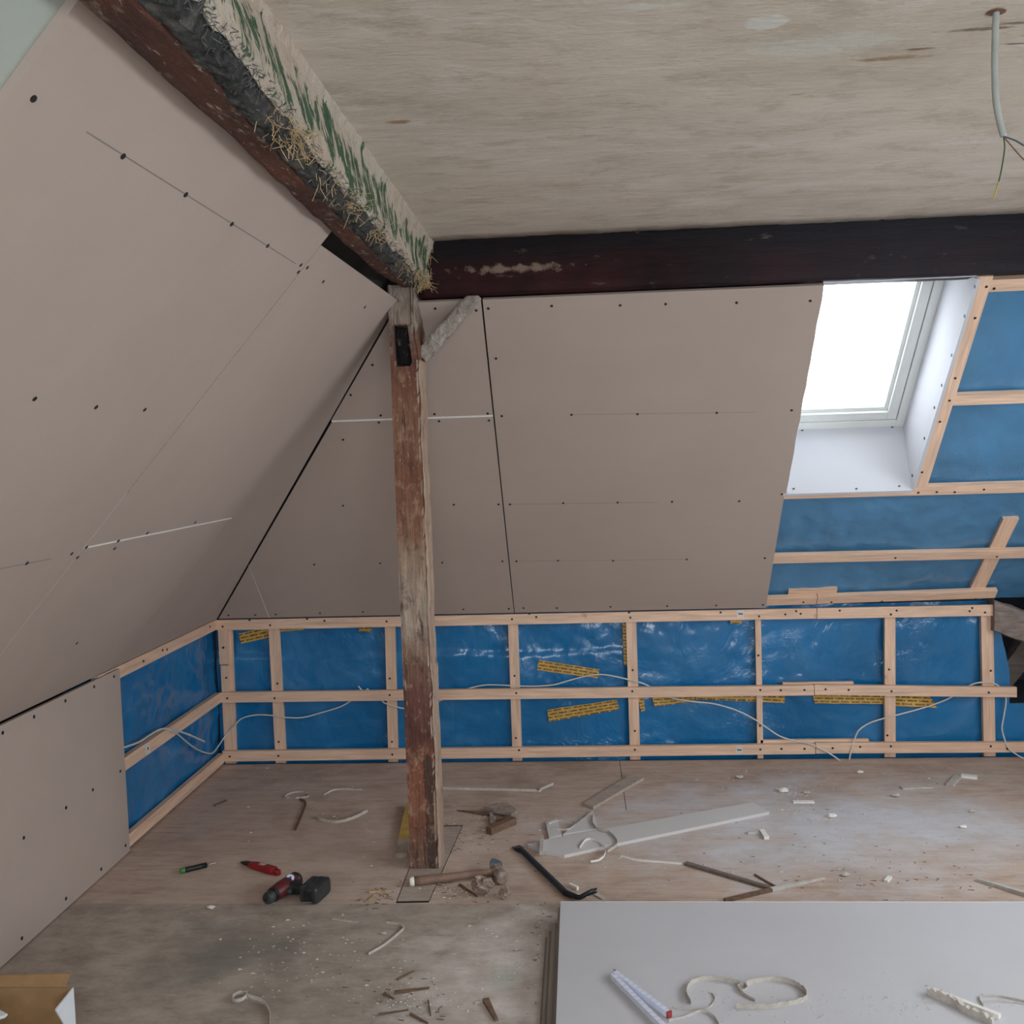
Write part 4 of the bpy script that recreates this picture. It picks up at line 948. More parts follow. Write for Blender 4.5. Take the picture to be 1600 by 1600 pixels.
wall_cable('cable', [(596, 1092, D + 0.034), (600, 1098, D + 0.018), (617, 1104, D + 0.018), (634, 1107, D + 0.018), (660, 1104, D + 0.02), (690, 1094, D + 0.034), (715, 1082, D + 0.034), (731, 1076, D + 0.03), (757, 1070.5, D + 0.022), (784, 1070.5, D + 0.016), (811, 1072, D + 0.016), (842, 1072, D + 0.018), (867, 1069.5, D + 0.02), (890, 1063, D + 0.02), (919, 1055.5, D + 0.02), (941, 1054, D + 0.02), (966, 1058, D + 0.016), (990, 1064, D + 0.014), (1005, 1068, D + 0.018), (1025, 1078, D + 0.034),
                      (1043, 1088, D + 0.03), (1061, 1093, D + 0.02), (1086, 1096.5, D + 0.02), (1117, 1100, D + 0.02), (1151, 1110, D + 0.018), (1178, 1123.5, D + 0.015), (1198, 1137, D + 0.016), (1219, 1150.5, D + 0.01), (1241, 1157, D - 0.002), (1264, 1162, D - 0.006), (1286, 1172, D - 0.006), (1302, 1181, D - 0.012), (1322, 1196, D - 0.02)],
           'long white cable dipping from the post to the floor along back battens', fn=bk)
wall_cable('cable', [(1323, 1196, D - 0.022), (1328, 1199, D - 0.026), (1327, 1189, D - 0.012), (1330, 1172, D - 0.006), (1334.6, 1157, D + 0.006), (1342, 1141, D + 0.016), (1358, 1130, D + 0.018), (1379, 1123, D + 0.016), (1404, 1116.5, D + 0.016), (1432, 1109, D + 0.02), (1455, 1102, D + 0.026), (1481, 1092, D + 0.03), (1500, 1080, D + 0.034),
                      (1513, 1072, D + 0.03), (1527, 1067, D + 0.018), (1546, 1066, D + 0.014), (1559, 1071, D + 0.02), (1568, 1080, D + 0.032), (1572, 1093, D + 0.024), (1569, 1116, D + 0.02), (1565.6, 1137, D + 0.02), (1569, 1153, D + 0.01), (1575, 1168, D - 0.006), (1587, 1178, D - 0.01), (1604, 1188, D - 0.012)],
           'white cable rising from the floor to the rightmost upright batten', fn=bk)

# ------------------------------------------------------------------ stacked plasterboards
NBD = 5; zs = NBD * 0.0127
pa, pb = FL(879, 1409, zs), FL(862, 1600, zs)
SXL = (pa.x + pb.x) / 2 + 0.002; SYF = pa.y
labels = ['lowest plasterboard of the stack on the floor, sticking out left', 'second plasterboard from the bottom of the stack', 'middle plasterboard of the five-board stack', 'second plasterboard from the top of the stack', 'topmost grey plasterboard of the stack, littered with offcuts']
for k in range(NBD):
    dx, dy = ((-0.046, -0.13), (-0.040, -0.115), (-0.026, -0.09), (-0.008, -0.008), (0, 0))[k]
    z0 = 0.0004 + k * 0.0127
    o = thing('plasterboard_sheet', (SXL + dx + 0.9, SYF + dy - 0.6, z0), labels[k], 'plasterboard', 'stacked plasterboards')
    part('gypsum_core', MB().box((SXL + dx + 0.0005, SYF + dy - 1.2495, z0 + 0.0008), (SXL + dx + 1.9995, SYF + dy + (0.003 if k == NBD - 1 else -0.0005), z0 + (0.0123 if k == NBD - 1 else 0.0118))), 'gypsum' if k == NBD - 1 else 'board_dirty', o)
    part('face_paper', MB().box((SXL + dx, SYF + dy - 1.25, z0 + 0.0118), (SXL + dx + 2.0, SYF + dy - 0.002, z0 + 0.0125)).box((SXL + dx, SYF + dy - 1.25, z0), (SXL + dx + 2.0, SYF + dy, z0 + 0.0008)), 'board_skylit' if k == NBD - 1 else 'board_dirty', o)
ZT = zs - 0.0002 + 0.0004

# ------------------------------------------------------------------ things on the stack
T = lambda px, py, z=0.0: FL(px, py, ZT + z)
random.seed(5)
fr_ = thing('folding_rule', T(995, 1555), 'white folding rule half folded into a narrow V on the stack', 'folding rule')
hz_ = 0.030
def rule_leg(p, q, z0, n, name='rule_segment'):
    d = (q - p).normalized(); sd = V((-d.y, d.x, 0))
    for k in range(n):
        o = part(name, MB().bar(p + sd * (0.0034 * k) + V((0, 0, z0)), q + sd * (0.0034 * k) + V((0, 0, z0)), 0.003, 0.016), 'rule_white', fr_)
        mk = MB(); ln = (q - p).length; i = 0
        while i * 0.02 < ln - 0.01:
            c = p + d * (0.006 + i * 0.02) + sd * (0.0034 * k)
            top = z0 + 0.016
            hgt = 0.0012
            mk.bar(c + sd * -0.0014 + V((0, 0, top)), c + sd * 0.0014 + V((0, 0, top)), 0.0006, 0.00015); i += 1
        part('scale_marks', mk, 'rule_mark', o)
    return d, sd
pA, pB, pC = T(957, 1519, 0.012), T(1042, 1583, 0.012), T(1036, 1606, 0.012)
pA.z = pB.z = pC.z = ZT
rule_leg(pA, pB, 0.0002, 4); rule_leg(pA + V((-0.004, -0.016, 0)), pC, 0.0002, 4)
part('hinge', MB().lathe(pA + V((0.006, 0.002, 0)), pA + V((0.006, 0.002, 1)), [(0.016, 0.004), (0.0175, 0.004)], 10), 'steel_pale', fr_)
dB = (pB - pA).normalized(); part('end_cap', MB().bar(pB + V((0, 0, 0.0002)) + V((-dB.y, dB.x, 0)) * 0.005, pB + dB * 0.006 + V((0, 0, 0.0002)) + V((-dB.y, dB.x, 0)) * 0.005, 0.014, 0.0165), 'rule_red', fr_)

def strip(name, pts, w, t, label, mat='gypsum_grey', fn=T, cat='strip', group='torn edging strips', k=6, lift=None, jag=0.25, lay=False):
    path = smooth_path([fn(*p) for p in pts], k)
    if lift: path = [p + V((0, 0, lift * max(0, math.sin(math.pi * i / (len(path) - 1))))) for i, p in enumerate(path)]
    path = [p + V((0, 0, 0.0004)) for p in path]
    mb = MB().ribbon(path, w, t, jag=jag)
    return single(name, mb, mat, label, cat, group)
strip('paper_strip', [(1080, 1570), (1073, 1556), (1078, 1541), (1092, 1534), (1115, 1532), (1140, 1536), (1162, 1541)], 0.013, 0.0015, 'curved paper strip with open left bend next to the folding rule', 'dust_pale')
strip('paper_strip', [(1166, 1541), (1190, 1534.5), (1215, 1533.5), (1238, 1538.5), (1257, 1550), (1260, 1562), (1247, 1569), (1225, 1573.5), (1200, 1577), (1175, 1577), (1150, 1576)], 0.014, 0.0018, 'long curled strip closing into an oval loop on the stack', 'dust_pale')
strip('paper_strip', [(1150, 1541), (1160, 1550), (1168, 1545), (1160, 1538), (1153, 1545), (1163, 1556), (1180, 1565)], 0.008, 0.0014, 'small knotted strip between the two larger loops', 'dust_pale')
strip('paper_strip', [(1045, 1597), (1070, 1591), (1095, 1582), (1115, 1590), (1125, 1606)], 0.007, 0.0013, 'low arched strip at the lower edge beside the folding rule', 'gypsum_grey')
strip('paper_strip', [(1050, 1575), (1068, 1578), (1090, 1578), (1108, 1575), (1117, 1563), (1112, 1552)], 0.004, 0.0013, 'thin wavy strip inside the open loop beside folding rule', 'dust_pale')
strip('paper_strip', [(1537, 1575), (1531, 1563), (1532, 1558.5), (1544, 1558), (1561, 1558), (1578, 1561), (1606, 1567)], 0.005, 0.0013, 'outer thin strip bending off the right picture edge', 'dust_pale')
strip('paper_strip', [(1536, 1569), (1549, 1567), (1564, 1566), (1589, 1568), (1606, 1571)], 0.005, 0.0013, 'inner thin strip beside the strip bending off right', 'gypsum_grey')
def plank(name, p, q, w, h, mat, label, cat, group=None, z=0.0, taper=1.0, up=(0, 0, 1)):
    p, q = V(p), V(q); return single(name, MB().bar(p + V((0, 0, 0.0004)), q + V((0, 0, 0.0004)), w, h, up, taper), mat, label, cat, group)
plank('gypsum_stick', T(1459, 1552), T(1562, 1592), 0.013, 0.012, 'gypsum', 'straight white gypsum stick lying at the lower right on the stack', 'offcut', 'offcuts on the stack')
mb = MB(); pt = smooth_path([T(1450, 1554), T(1468, 1562), T(1488, 1569), T(1506, 1581), T(1530, 1592), T(1552, 1603)], 5)
mb.ribbon([p + V((0, 0, 0.0004)) for p in pt], 0.020, 0.012, jag=0.55)
single('crumpled_strip', mb, 'dust_pale', 'crumpled grey cardboard strip along the white gypsum stick', 'offcut', 'offcuts on the stack')

# ------------------------------------------------------------------ offcuts and strips on the floor
def slab(name, pts, t, mat, label, cat='offcut', group=None, z=0.0005, fn=FL):
    return single(name, MB().prism([fn(*p) + V((0, 0, z)) for p in pts], (0, 0, t)), mat, label, cat, group)
zt_ = 0.0125
slab('plasterboard_offcut', [(824, 1324), (854, 1316), (1176, 1258), (1202, 1273), (972, 1321), (882, 1341), (849, 1335)], 0.0122, 'board_offcut', 'long narrow plasterboard offcut reaching right across the floor', group='plasterboard offcuts on the floor')
slab('plasterboard_offcut', [(912, 1259), (927, 1265), (1006, 1219), (984, 1215)], 0.0122, 'floor_patch', 'short brownish board strip behind the long offcut', group='plasterboard offcuts on the floor')
slab('plasterboard_offcut', [(853, 1289), (871, 1283), (878, 1309), (858, 1314)], 0.0125, 'board_offcut', 'small squarish pale offcut left of the triangular one', group='plasterboard offcuts on the floor')
slab('plasterboard_offcut', [(880, 1308), (927, 1270), (934, 1299)], 0.0125, 'board_offcut', 'triangular plasterboard offcut touching the long offcut', group='plasterboard offcuts on the floor')
F = FL
def fstrip(pts, w, t, label, mat='dust_pale', z=0.0, **kw):
    return strip('paper_strip', [(a, b, z) for a, b in pts], w, t, label, mat, F, **kw)
fstrip([(928, 1274), (926, 1287), (934, 1297), (951, 1302), (962, 1312), (964, 1322), (950, 1332)], 0.010, 0.0016, 'upper hooked strip curling over the long offcut', z=0.013)
fstrip([(906, 1326), (917, 1313), (934, 1316), (945, 1326), (945, 1337), (937, 1345), (923, 1348)], 0.008, 0.0016, 'lower hooked strip at the near edge of the long offcut', 'gypsum', z=0.013)
fstrip([(857, 1288), (874, 1283), (893, 1285), (898, 1290), (887, 1297), (863, 1296)], 0.006, 0.0014, 'small oval strip loop upon the squarish offcut', 'gypsum_grey', z=0.013)
fstrip([(898, 1284), (905, 1280), (913, 1276), (920, 1275)], 0.004, 0.002, 'short stray strip between the two small offcuts', 'dust_pale')
plank('gypsum_stick', F(847, 1312, 0.012), F(846, 1336, 0.012), 0.014, 0.018, 'dust_pale', 'stubby white gypsum piece standing across the long offcut tip', 'offcut')
fstrip([(690, 1233), (760, 1234.5), (838, 1236.5), (841, 1236), (863, 1226)], 0.010, 0.012, 'bent pale strip right behind the post near back wall', 'dust_pale', jag=0.0)
fstrip([(506, 1243), (520, 1236), (535, 1234), (567, 1235)], 0.007, 0.002, 'flat arc strip on the left floor, far half of a ring', 'dust_pale')
fstrip([(494, 1277), (502, 1283), (527, 1286), (552, 1280), (574, 1269)], 0.012, 0.003, 'thicker arc strip on the left floor, near half of a ring', 'dust_pale')
fstrip([(452, 1248), (445, 1246), (455, 1240), (472, 1238), (482, 1242), (480, 1246), (462, 1248)], 0.006, 0.002, 'tiny strip loop beside a crooked dark stick', 'dust_pale')
fstrip([(469, 1250), (477, 1255), (474, 1268), (461, 1298)], 0.008, 0.008, 'crooked dark stick below the tiny strip loop', 'old_splinter', cat='stick', group='wood splinters', jag=0.1)
fstrip([(335, 1260), (354, 1252)], 0.006, 0.008, 'short dark stick near the left wall corner', 'old_splinter', cat='stick', group='wood splinters', jag=0.1)
fstrip([(519, 1437), (540, 1440), (559, 1442)], 0.005, 0.003, 'short pale strip in front of the drill', 'dust_pale')
fstrip([(604, 1443), (622, 1445), (630, 1450), (627, 1456), (600, 1478), (576, 1492)], 0.007, 0.004, 'sharply bent pale strip on the grey near floor', 'dust_pale')
# coil with a tail at the lower left
cc = FL(375, 1562); pts = [cc + V((0.020 * math.cos(a), 0.024 * math.sin(a), 0.001 + 0.0006 * i)) for i, a in enumerate([k * 0.5 for k in range(15)])]
pts += [FL(388, 1558, 0.008), FL(409, 1566, 0.003), FL(421, 1582, 0.001), FL(422, 1606, 0.001)]
single('paper_strip', MB().ribbon(smooth_path(pts, 4), 0.010, 0.002, jag=0.2), 'dust_pale', 'pale strip rolled into a tight coil with a trailing tail', 'strip', 'torn edging strips')
# bent slats in the dusty area
fstrip([(970, 1339), (994, 1345), (1030, 1348), (1066, 1351)], 0.006, 0.006, 'thin pale slat leading into the bent grey slat', 'gypsum', jag=0.1, cat='slat', group='slats on the dusty floor')
plank('wood_offcut', F(1071, 1351), F(1203, 1390), 0.018, 0.010, 'grey_timber', 'grey slat slanting down to the crossed slats on the dusty floor', 'slat', 'slats on the dusty floor')
plank('wood_offcut', F(1132, 1410), F(1204, 1393), 0.012, 0.012, 'old_splinter', 'dark slat ending at the stack edge below the grey slat', 'slat', 'slats on the dusty floor')
plank('wood_offcut', F(1205, 1393), F(1289, 1373), 0.016, 0.012, 'gypsum_grey', 'tapering pale slat pointing right from the crossed slats', 'slat', 'slats on the dusty floor', taper=0.4)
plank('wood_offcut', F(1179, 1368), F(1212, 1387), 0.005, 0.006, 'old_splinter', 'thin splinter stick above the crossed slats', 'slat', 'slats on the dusty floor')
plank('wood_offcut', F(1528, 1377), F(1606, 1401), 0.014, 0.010, 'gypsum_grey', 'slat running off the right picture edge behind the stack', 'slat', 'slats on the dusty floor', taper=1.4)
# gypsum scraps
def lump(name, c, r, mat, label, cat, group=None, sc=(1, 1, 0.7), seed=0.0, amp=0.35, res=10):
    mb = MB(); rings = []
    for i in range(1, res):
        th = math.pi * i / res; ring = []
        for j in range(res + 4):
            ph = 2 * math.pi * j / (res + 4); d = V((math.sin(th) * math.cos(ph), math.sin(th) * math.sin(ph), math.cos(th)))
            k = r * (1 + amp * nz(d * 1.6 + V((seed, 0, 0))) + amp * 0.5 * nz(d * 4 + V((0, seed, 0)))); ring.append(V((d.x * k * sc[0], d.y * k * sc[1], d.z * k * sc[2])))
        rings.append(ring)
    mb.loft(rings); zmin = min(v.z for v in mb.v); mb.v = [V(c) + V((v.x, v.y, max(v.z - zmin, 0) + 0.0004)) for v in mb.v]
    return single(name, mb, mat, label, cat, group)
G = 'gypsum scraps on the floor'
plank('gypsum_scrap', F(1484, 1229), F(1497, 1215), 0.03, 0.010, 'dust_pale', 'left half of the broken gypsum strip near the right wall', 'scrap', G)
plank('gypsum_scrap', F(1502, 1214), F(1527, 1217), 0.028, 0.012, 'gypsum', 'right half of the broken gypsum strip near the right wall', 'scrap', G)
plank('gypsum_scrap', F(1408, 1232), F(1457, 1230), 0.03, 0.006, 'dust_pale', 'flat gypsum strip lying left of the broken strip', 'scrap', G)
plank('gypsum_scrap', F(1239, 1254), F(1272, 1254), 0.022, 0.006, 'gypsum', 'pale flat scrap right behind the long offcut end', 'scrap', G)
plank('gypsum_scrap', F(1190, 1300), F(1198, 1312), 0.02, 0.012, 'gypsum', 'upright white scrap in front of the long offcut end', 'scrap', G)
plank('gypsum_scrap', F(1168, 1303), F(1186, 1302), 0.012, 0.008, 'gypsum_grey', 'small grey scrap left of the upright white scrap', 'scrap', G)
plank('gypsum_scrap', F(1384, 1379), F(1391, 1372), 0.014, 0.008, 'gypsum', 'tiny white double scrap in the dusty open floor', 'scrap', G)
for i, (px, py, r, lb_) in enumerate(((1400, 1245, 0.014, 'small lump left of the flat gypsum strip'), (1224, 1238, 0.018, 'largest lump of the crumb heap behind the long offcut'), (1260, 1240, 0.012, 'middle lump of the crumb heap behind the long offcut'), (1300, 1277, 0.016, 'lump at the right end of the crumb trail'), (1320, 1369, 0.012, 'flat lump alone near the stack far edge'),
                                      (1344, 1208, 0.012, 'pale lump close to the cable on the floor'), (1519, 1269, 0.010, 'white lump far right on the dusty floor'), (1505, 1294, 0.011, 'grey lump far right nearer than the white one'), (1155, 1216, 0.014, 'white flake near the back wall in the middle'), (330, 1420, 0.010, 'white flake on the seam in front of the left wall'), (600, 1460, 0.007, 'tiny flake inside the sharply bent strip'))):
    lump('gypsum_scrap', F(px, py), r, 'gypsum' if i % 2 else 'dust_pale', lb_, 'scrap', G, (1.3, 0.8, 0.5), i * 3.1)
# wood pieces behind the hammer
W = 'old wood scraps behind the hammer'
plank('wood_scrap', F(764, 1275), F(714, 1267), 0.020, 0.014, 'old_splinter', 'dark tapering splinter pointing left out of the wood heap', 'wood scrap', W, taper=0.25)
slab('wood_scrap', [(757, 1270), (775, 1264), (792, 1263), (809, 1275), (800, 1280), (776, 1276)], 0.012, 'hammer_dust', 'flat pale wood chip on top of the wood heap', 'wood scrap', W, 0.014)
plank('wood_scrap', F(768, 1274), F(769, 1291), 0.016, 0.013, 'hammer_dust', 'short light peg in the middle of the wood heap', 'wood scrap', W)
plank('wood_scrap', F(764, 1304), F(803, 1287), 0.030, 0.028, 'old_splinter', 'thick dark wood block at the near side of the heap', 'wood scrap', W)
plank('wood_scrap', F(776, 1284), F(796, 1282), 0.016, 0.02, 'old_splinter', 'small dark wedge under the flat chip', 'wood scrap', W, taper=0.5)
S = 'wood splinters'
for a, b, w, h, lb_ in (((621, 1532), (647, 1518), 0.007, 0.005, 'single splinter above the splinter cluster on grey floor'), ((617, 1553), (671, 1545), 0.010, 0.008, 'thickest splinter of the cluster on the grey floor'), ((592, 1587), (638, 1579), 0.006, 0.005, 'long thin splinter at the bottom of the cluster'),
                        ((600, 1554), (616, 1562), 0.008, 0.006, 'stubby splinter left of the thickest one'), ((669, 1565), (673, 1588), 0.005, 0.005, 'upright splinter right in the cluster'), ((641, 1586), (669, 1600), 0.007, 0.006, 'splinter cut by the lower picture edge'), ((759, 1566), (776, 1596), 0.018, 0.012, 'broad dark chip left of the plasterboard stack'),
                        ((742, 1568), (761, 1564), 0.006, 0.005, 'pale sliver touching the broad dark chip'), ((577, 1395), (611, 1392), 0.008, 0.006, 'bright yellow splinter left of the hammer handle'), ((576, 1408), (586, 1398), 0.006, 0.005, 'dark splinter crossing under the bright yellow one'), ((718, 1384), (746, 1402), 0.010, 0.007, 'reddish splinter between hammer handle and clay lump'), ((455, 1374), (470, 1368), 0.006, 0.004, 'small twig just behind the drill')):
    pale = 'bright' in lb_ or 'pale' in lb_
    plank('wood_splinter', F(*a), F(*b), w, h, 'straw' if 'bright' in lb_ else 'dust_pale' if pale else 'old_splinter', lb_, 'splinter', S, taper=0.5)

SLABS = [[FL(*q) for q in pg] for pg in ([(824, 1324), (854, 1316), (1176, 1258), (1202, 1273), (972, 1321), (882, 1341), (849, 1335)], [(912, 1259), (927, 1265), (1006, 1219), (984, 1215)], [(853, 1289), (871, 1283), (878, 1309), (858, 1314)], [(880, 1308), (927, 1270), (934, 1299)])]
def inside(p, poly):
    r = False
    for i in range(len(poly)):
        a_, b_ = poly[i], poly[i - 1]
        if (a_.y > p.y) != (b_.y > p.y) and p.x < (b_.x - a_.x) * (p.y - a_.y) / (b_.y - a_.y) + a_.x: r = not r
    return r
# loose crumbs and dust grains
random.seed(21)
mb = MB()
clusters = [((1225, 1240), 34, 9, 120), ((1230, 1268), 30, 8, 70), ((1290, 1282), 50, 6, 60), ((1330, 1310), 130, 60, 220), ((930, 1330), 60, 18, 140), ((1000, 1312), 40, 10, 60), ((640, 1560), 70, 30, 180), ((800, 1500), 60, 60, 150), ((850, 1500), 12, 70, 120), ((500, 1500), 150, 60, 150), ((700, 1395), 50, 12, 90), ((760, 1290), 60, 25, 80), ((500, 1300), 130, 60, 60), ((1200, 1210), 200, 12, 70), ((1150, 1370), 150, 25, 80)]
for (cx, cy), sx, sy, n in clusters:
    for _ in range(n):
        px, py = random.gauss(cx, sx * 0.6), random.gauss(cy, sy * 0.6)
        if py < 1195 or py > 1640: continue
        p = F(px, py)
        if p.y < SYF + 0.02 and p.x > SXL - 0.06: continue
        if p.x < -L + 0.05 or p.y > D - 0.02 or any(inside(p, q) for q in SLABS): continue
        r = random.uniform(0.0010, 0.0036) * (1 if random.random() < 0.85 else 1.7)
        a = random.random() * 6.28; ex = random.uniform(1, 2.6)
        vs = [V((math.cos(a + k * 2.09) * r * ex, math.sin(a + k * 2.09) * r, 0)) for k in range(3)]
        mb.add([p + v + V((0, 0, 0.0003)) for v in vs] + [p + V((0, 0, r * 0.9))], [(0, 2, 1), (0, 1, 3), (1, 2, 3), (2, 0, 3)])
o = single('floor_crumbs', mb, 'dust_pale', 'scattered pale plaster crumbs all over the floor', 'debris'); o['kind'] = 'stuff'
mb = MB()
for _ in range(170):
    px, py = random.choice([(random.gauss(1320, 60), random.gauss(1575, 14)), (random.gauss(1120, 40), random.gauss(1565, 16)), (random.gauss(1430, 60), random.gauss(1565, 12))])
    if py > 1640: continue
    p = T(px, py); r = random.uniform(0.001, 0.003); a = random.random() * 6.28; ex = random.uniform(1, 2.8)
    vs = [V((math.cos(a + k * 2.09) * r * ex, math.sin(a + k * 2.09) * r, 0)) for k in range(3)]
    mb.add([p + v + V((0, 0, 0.0003)) for v in vs] + [p + V((0, 0, r))], [(0, 2, 1), (0, 1, 3), (1, 2, 3), (2, 0, 3)])
o = single('board_crumbs', mb, 'gypsum_grey', 'scattered grey crumbs on the topmost stacked plasterboard', 'debris'); o['kind'] = 'stuff'
mb = MB()
for _ in range(330):
    cx, cy, sx, sy = random.choice([(640, 1560, 60, 30), (730, 1390, 40, 12), (760, 1290, 40, 20), (1250, 1300, 180, 50), (600, 1400, 30, 10), (1400, 1370, 120, 20), (700, 1320, 30, 20), (850, 1480, 10, 60)])
    px, py = random.gauss(cx, sx), random.gauss(cy, sy)
    if py < 1200 or py > 1640: continue
    p = F(px, py)
    if (p.y < SYF + 0.02 and p.x > SXL - 0.06) or p.x < -L + 0.06 or any(inside(p, q) for q in SLABS): continue
    a = random.random() * 3.14; ln = random.uniform(0.004, 0.022); d = V((math.cos(a), math.sin(a) * 0.6, 0))
    mb.bar(p + V((0, 0, 0.0003)), p + d * ln + V((0, 0, 0.0003)), 0.002, 0.0018, taper=0.5)
o = single('wood_crumbs', mb, 'old_splinter', 'fine dark wood crumbs and fibres strewn over the floor', 'debris'); o['kind'] = 'stuff'

# ------------------------------------------------------------------ tools
# club hammer
h0, h1_ = F(640, 1385), F(776, 1372)
hm = thing('club_hammer', V((-0.45, 3.35, 0)), 'dusty club hammer with a wooden handle at the post foot', 'hammer')
zc = 0.019; h0.z = h1_.z = 0
hd = (h1_ - h0).normalized()
part('handle', MB().lathe(h0 + hd * 0.016 + V((0, 0, 0.017)), h1_ + V((0, 0, 0.024)), [(0, 0.0155), (0.03, 0.0165), (0.12, 0.0145), (0.24, 0.0125), ((h1_ - h0).length - 0.02, 0.012)], 12), 'hammer_shaft', hm, True)
part('handle_end', MB().lathe(h0 + V((0, 0, 0.0165)), h1_ + V((0, 0, 0.024)), [(0, 0.012), (0.002, 0.0155), (0.017, 0.0158)], 12), 'shaft_end_white', hm, True)
hc = h1_ + hd * 0.006; sd = V((-hd.y, hd.x, 0)); sd = (sd + hd * -0.12).normalized()
def oct_ring(c, ax, r, sq=0.72):
    a = V((0, 0, 1)); b = ax.cross(a).normalized(); out = []
    for k in range(8):
        t = (k + 0.5) * math.pi / 4; out.append(c + b * (math.cos(t) * r) + a * (math.sin(t) * r))
    return out
rr = 0.0245
part('head', MB().loft([oct_ring(hc + sd * t + V((0, 0, rr * 0.93 + 0.0006)), sd, r) for t, r in ((-0.064, rr * 0.86), (-0.058, rr), (-0.03, rr), (-0.022, rr * 0.9), (0.02, rr * 0.9))]), 'hammer_dust', hm)
part('head_peen', MB().loft([[hc + sd * t + V((0, 0, z)) + hd * x for x, z in ((-w, 0.0015 + 0.5 * (0.046 - hh)), (w, 0.0015 + 0.5 * (0.046 - hh)), (w, hh + 0.5 * (0.046 - hh)), (-w, hh + 0.5 * (0.046 - hh)))] for t, w, hh in ((0.02, 0.021, 0.045), (0.04, 0.02, 0.044), (0.066, 0.008, 0.042), (0.072, 0.003, 0.040))]), 'steel_blue', hm, label='bare blue-grey steel end of the hammer head')
lump('clay_lump', F(755, 1398), 0.030, 'clay_lump', 'crumbly brown clay lump leaning against the hammer head', 'lump', None, (1.15, 0.9, 0.95), 2.0, 0.5, 14)
lump('clay_lump', F(789, 1405), 0.020, 'clay_lump', 'smaller clay crumb in front of the hammer head', 'lump', None, (1.0, 0.8, 0.9), 8.0, 0.5, 12)

# crowbar
c0, c1 = F(806, 1324), F(884, 1400)
cb = thing('crowbar', (c0 + c1) / 2, 'dark blue-black crowbar with a hooked claw by the stack', 'crowbar')
cd = (c1 - c0).normalized(); cs_ = V((-cd.y, cd.x, 0))
def hexring(c, d, r, up=V((0, 0, 1))):
    s_ = d.cross(up).normalized(); u_ = s_.cross(d).normalized()
    return [c + (s_ * math.cos(k * math.pi / 3) + u_ * math.sin(k * math.pi / 3)) * r for k in range(6)]
part('shaft', MB().loft([hexring(c0 + cd * 0.05 + V((0, 0, 0.0115)), cd, 0.009), hexring(c0 + cd * 0.07 + V((0, 0, 0.0115)), cd, 0.0108), hexring(c1 + V((0, 0, 0.0115)), cd, 0.0108)]), 'crowbar_paint', cb)
part('chisel_end', MB().loft([[c0 + cd * t + cs_ * (w * a) + V((0, 0, 0.0012 + hz2 * b)) for a, b in ((-1, 0), (1, 0), (1, 1), (-1, 1))] for t, w, hz2 in ((0, 0.017, 0.004), (0.03, 0.016, 0.010), (0.055, 0.009, 0.019))]), 'crowbar_paint', cb)
hk = smooth_path([c1 + V((0, 0, 0.0115)), c1 + cd * 0.02 + V((0.012, 0, 0.012)), F(905, 1402, 0.018), F(916, 1397, 0.030), F(927, 1391, 0.036)], 5)
part('claw_hook', MB().tube(hk, 0.0108, 8, [1 - 0.35 * i / (len(hk) - 1) for i in range(len(hk))]), 'crowbar_paint', cb, True)
tp = hk[-1]
for s_ in (-1, 1):
    part('claw_tip', MB().bar(hk[-5] + V((0, s_ * 0.008, -0.004)), tp + V((0.012, s_ * 0.012, -0.002)), 0.010, 0.007, taper=0.6), 'crowbar_paint', cb)
plank('gypsum_scrap', F(897, 1402), F(917, 1402), 0.014, 0.010, 'gypsum', 'white scrap row lying under the crowbar claw', 'scrap', G)
plank('gypsum_scrap', F(890, 1385), F(903, 1391), 0.010, 0.012, 'gypsum', 'white scrap leaning on the crowbar bend', 'scrap', G)
slab('gypsum_scrap', [(926, 1398), (932, 1396), (948, 1405), (940, 1406)], 0.004, 'dust_pale', 'flat pointed scrap right of the crowbar claw', 'scrap', G)

# screwdriver
s0, s1 = F(281, 1366), F(323, 1356); s2 = F(338, 1352.5)
sk = thing('screwdriver', (s0 + s1) / 2, 'small black screwdriver with a green handle end on the floor', 'screwdriver')
sd_ = (s1 - s0).normalized(); up = V((0, 0, 0.011)); ln = (s1 - s0).length
part('handle', MB().lathe(s0 + sd_ * 0.018 + up, s1 + up, [(0, 0.010), (0.01, 0.0105), (0.03, 0.0092), (0.05, 0.010), (0.08, 0.0098), (ln - 0.024, 0.007), (ln - 0.018, 0.006)], 12), 'black_plastic', sk, True)
part('handle_cap', MB().lathe(s0 + up, s1 + up, [(0, 0.005), (0.003, 0.009), (0.012, 0.0106), (0.019, 0.0102)], 12), 'tool_green', sk, True)
part('blade', MB().lathe(s1 + up, s2 + up, [(-0.004, 0.0036), ((s2 - s1).length - 0.004, 0.0034), ((s2 - s1).length, 0.0012)], 8), 'steel_pale', sk, True)
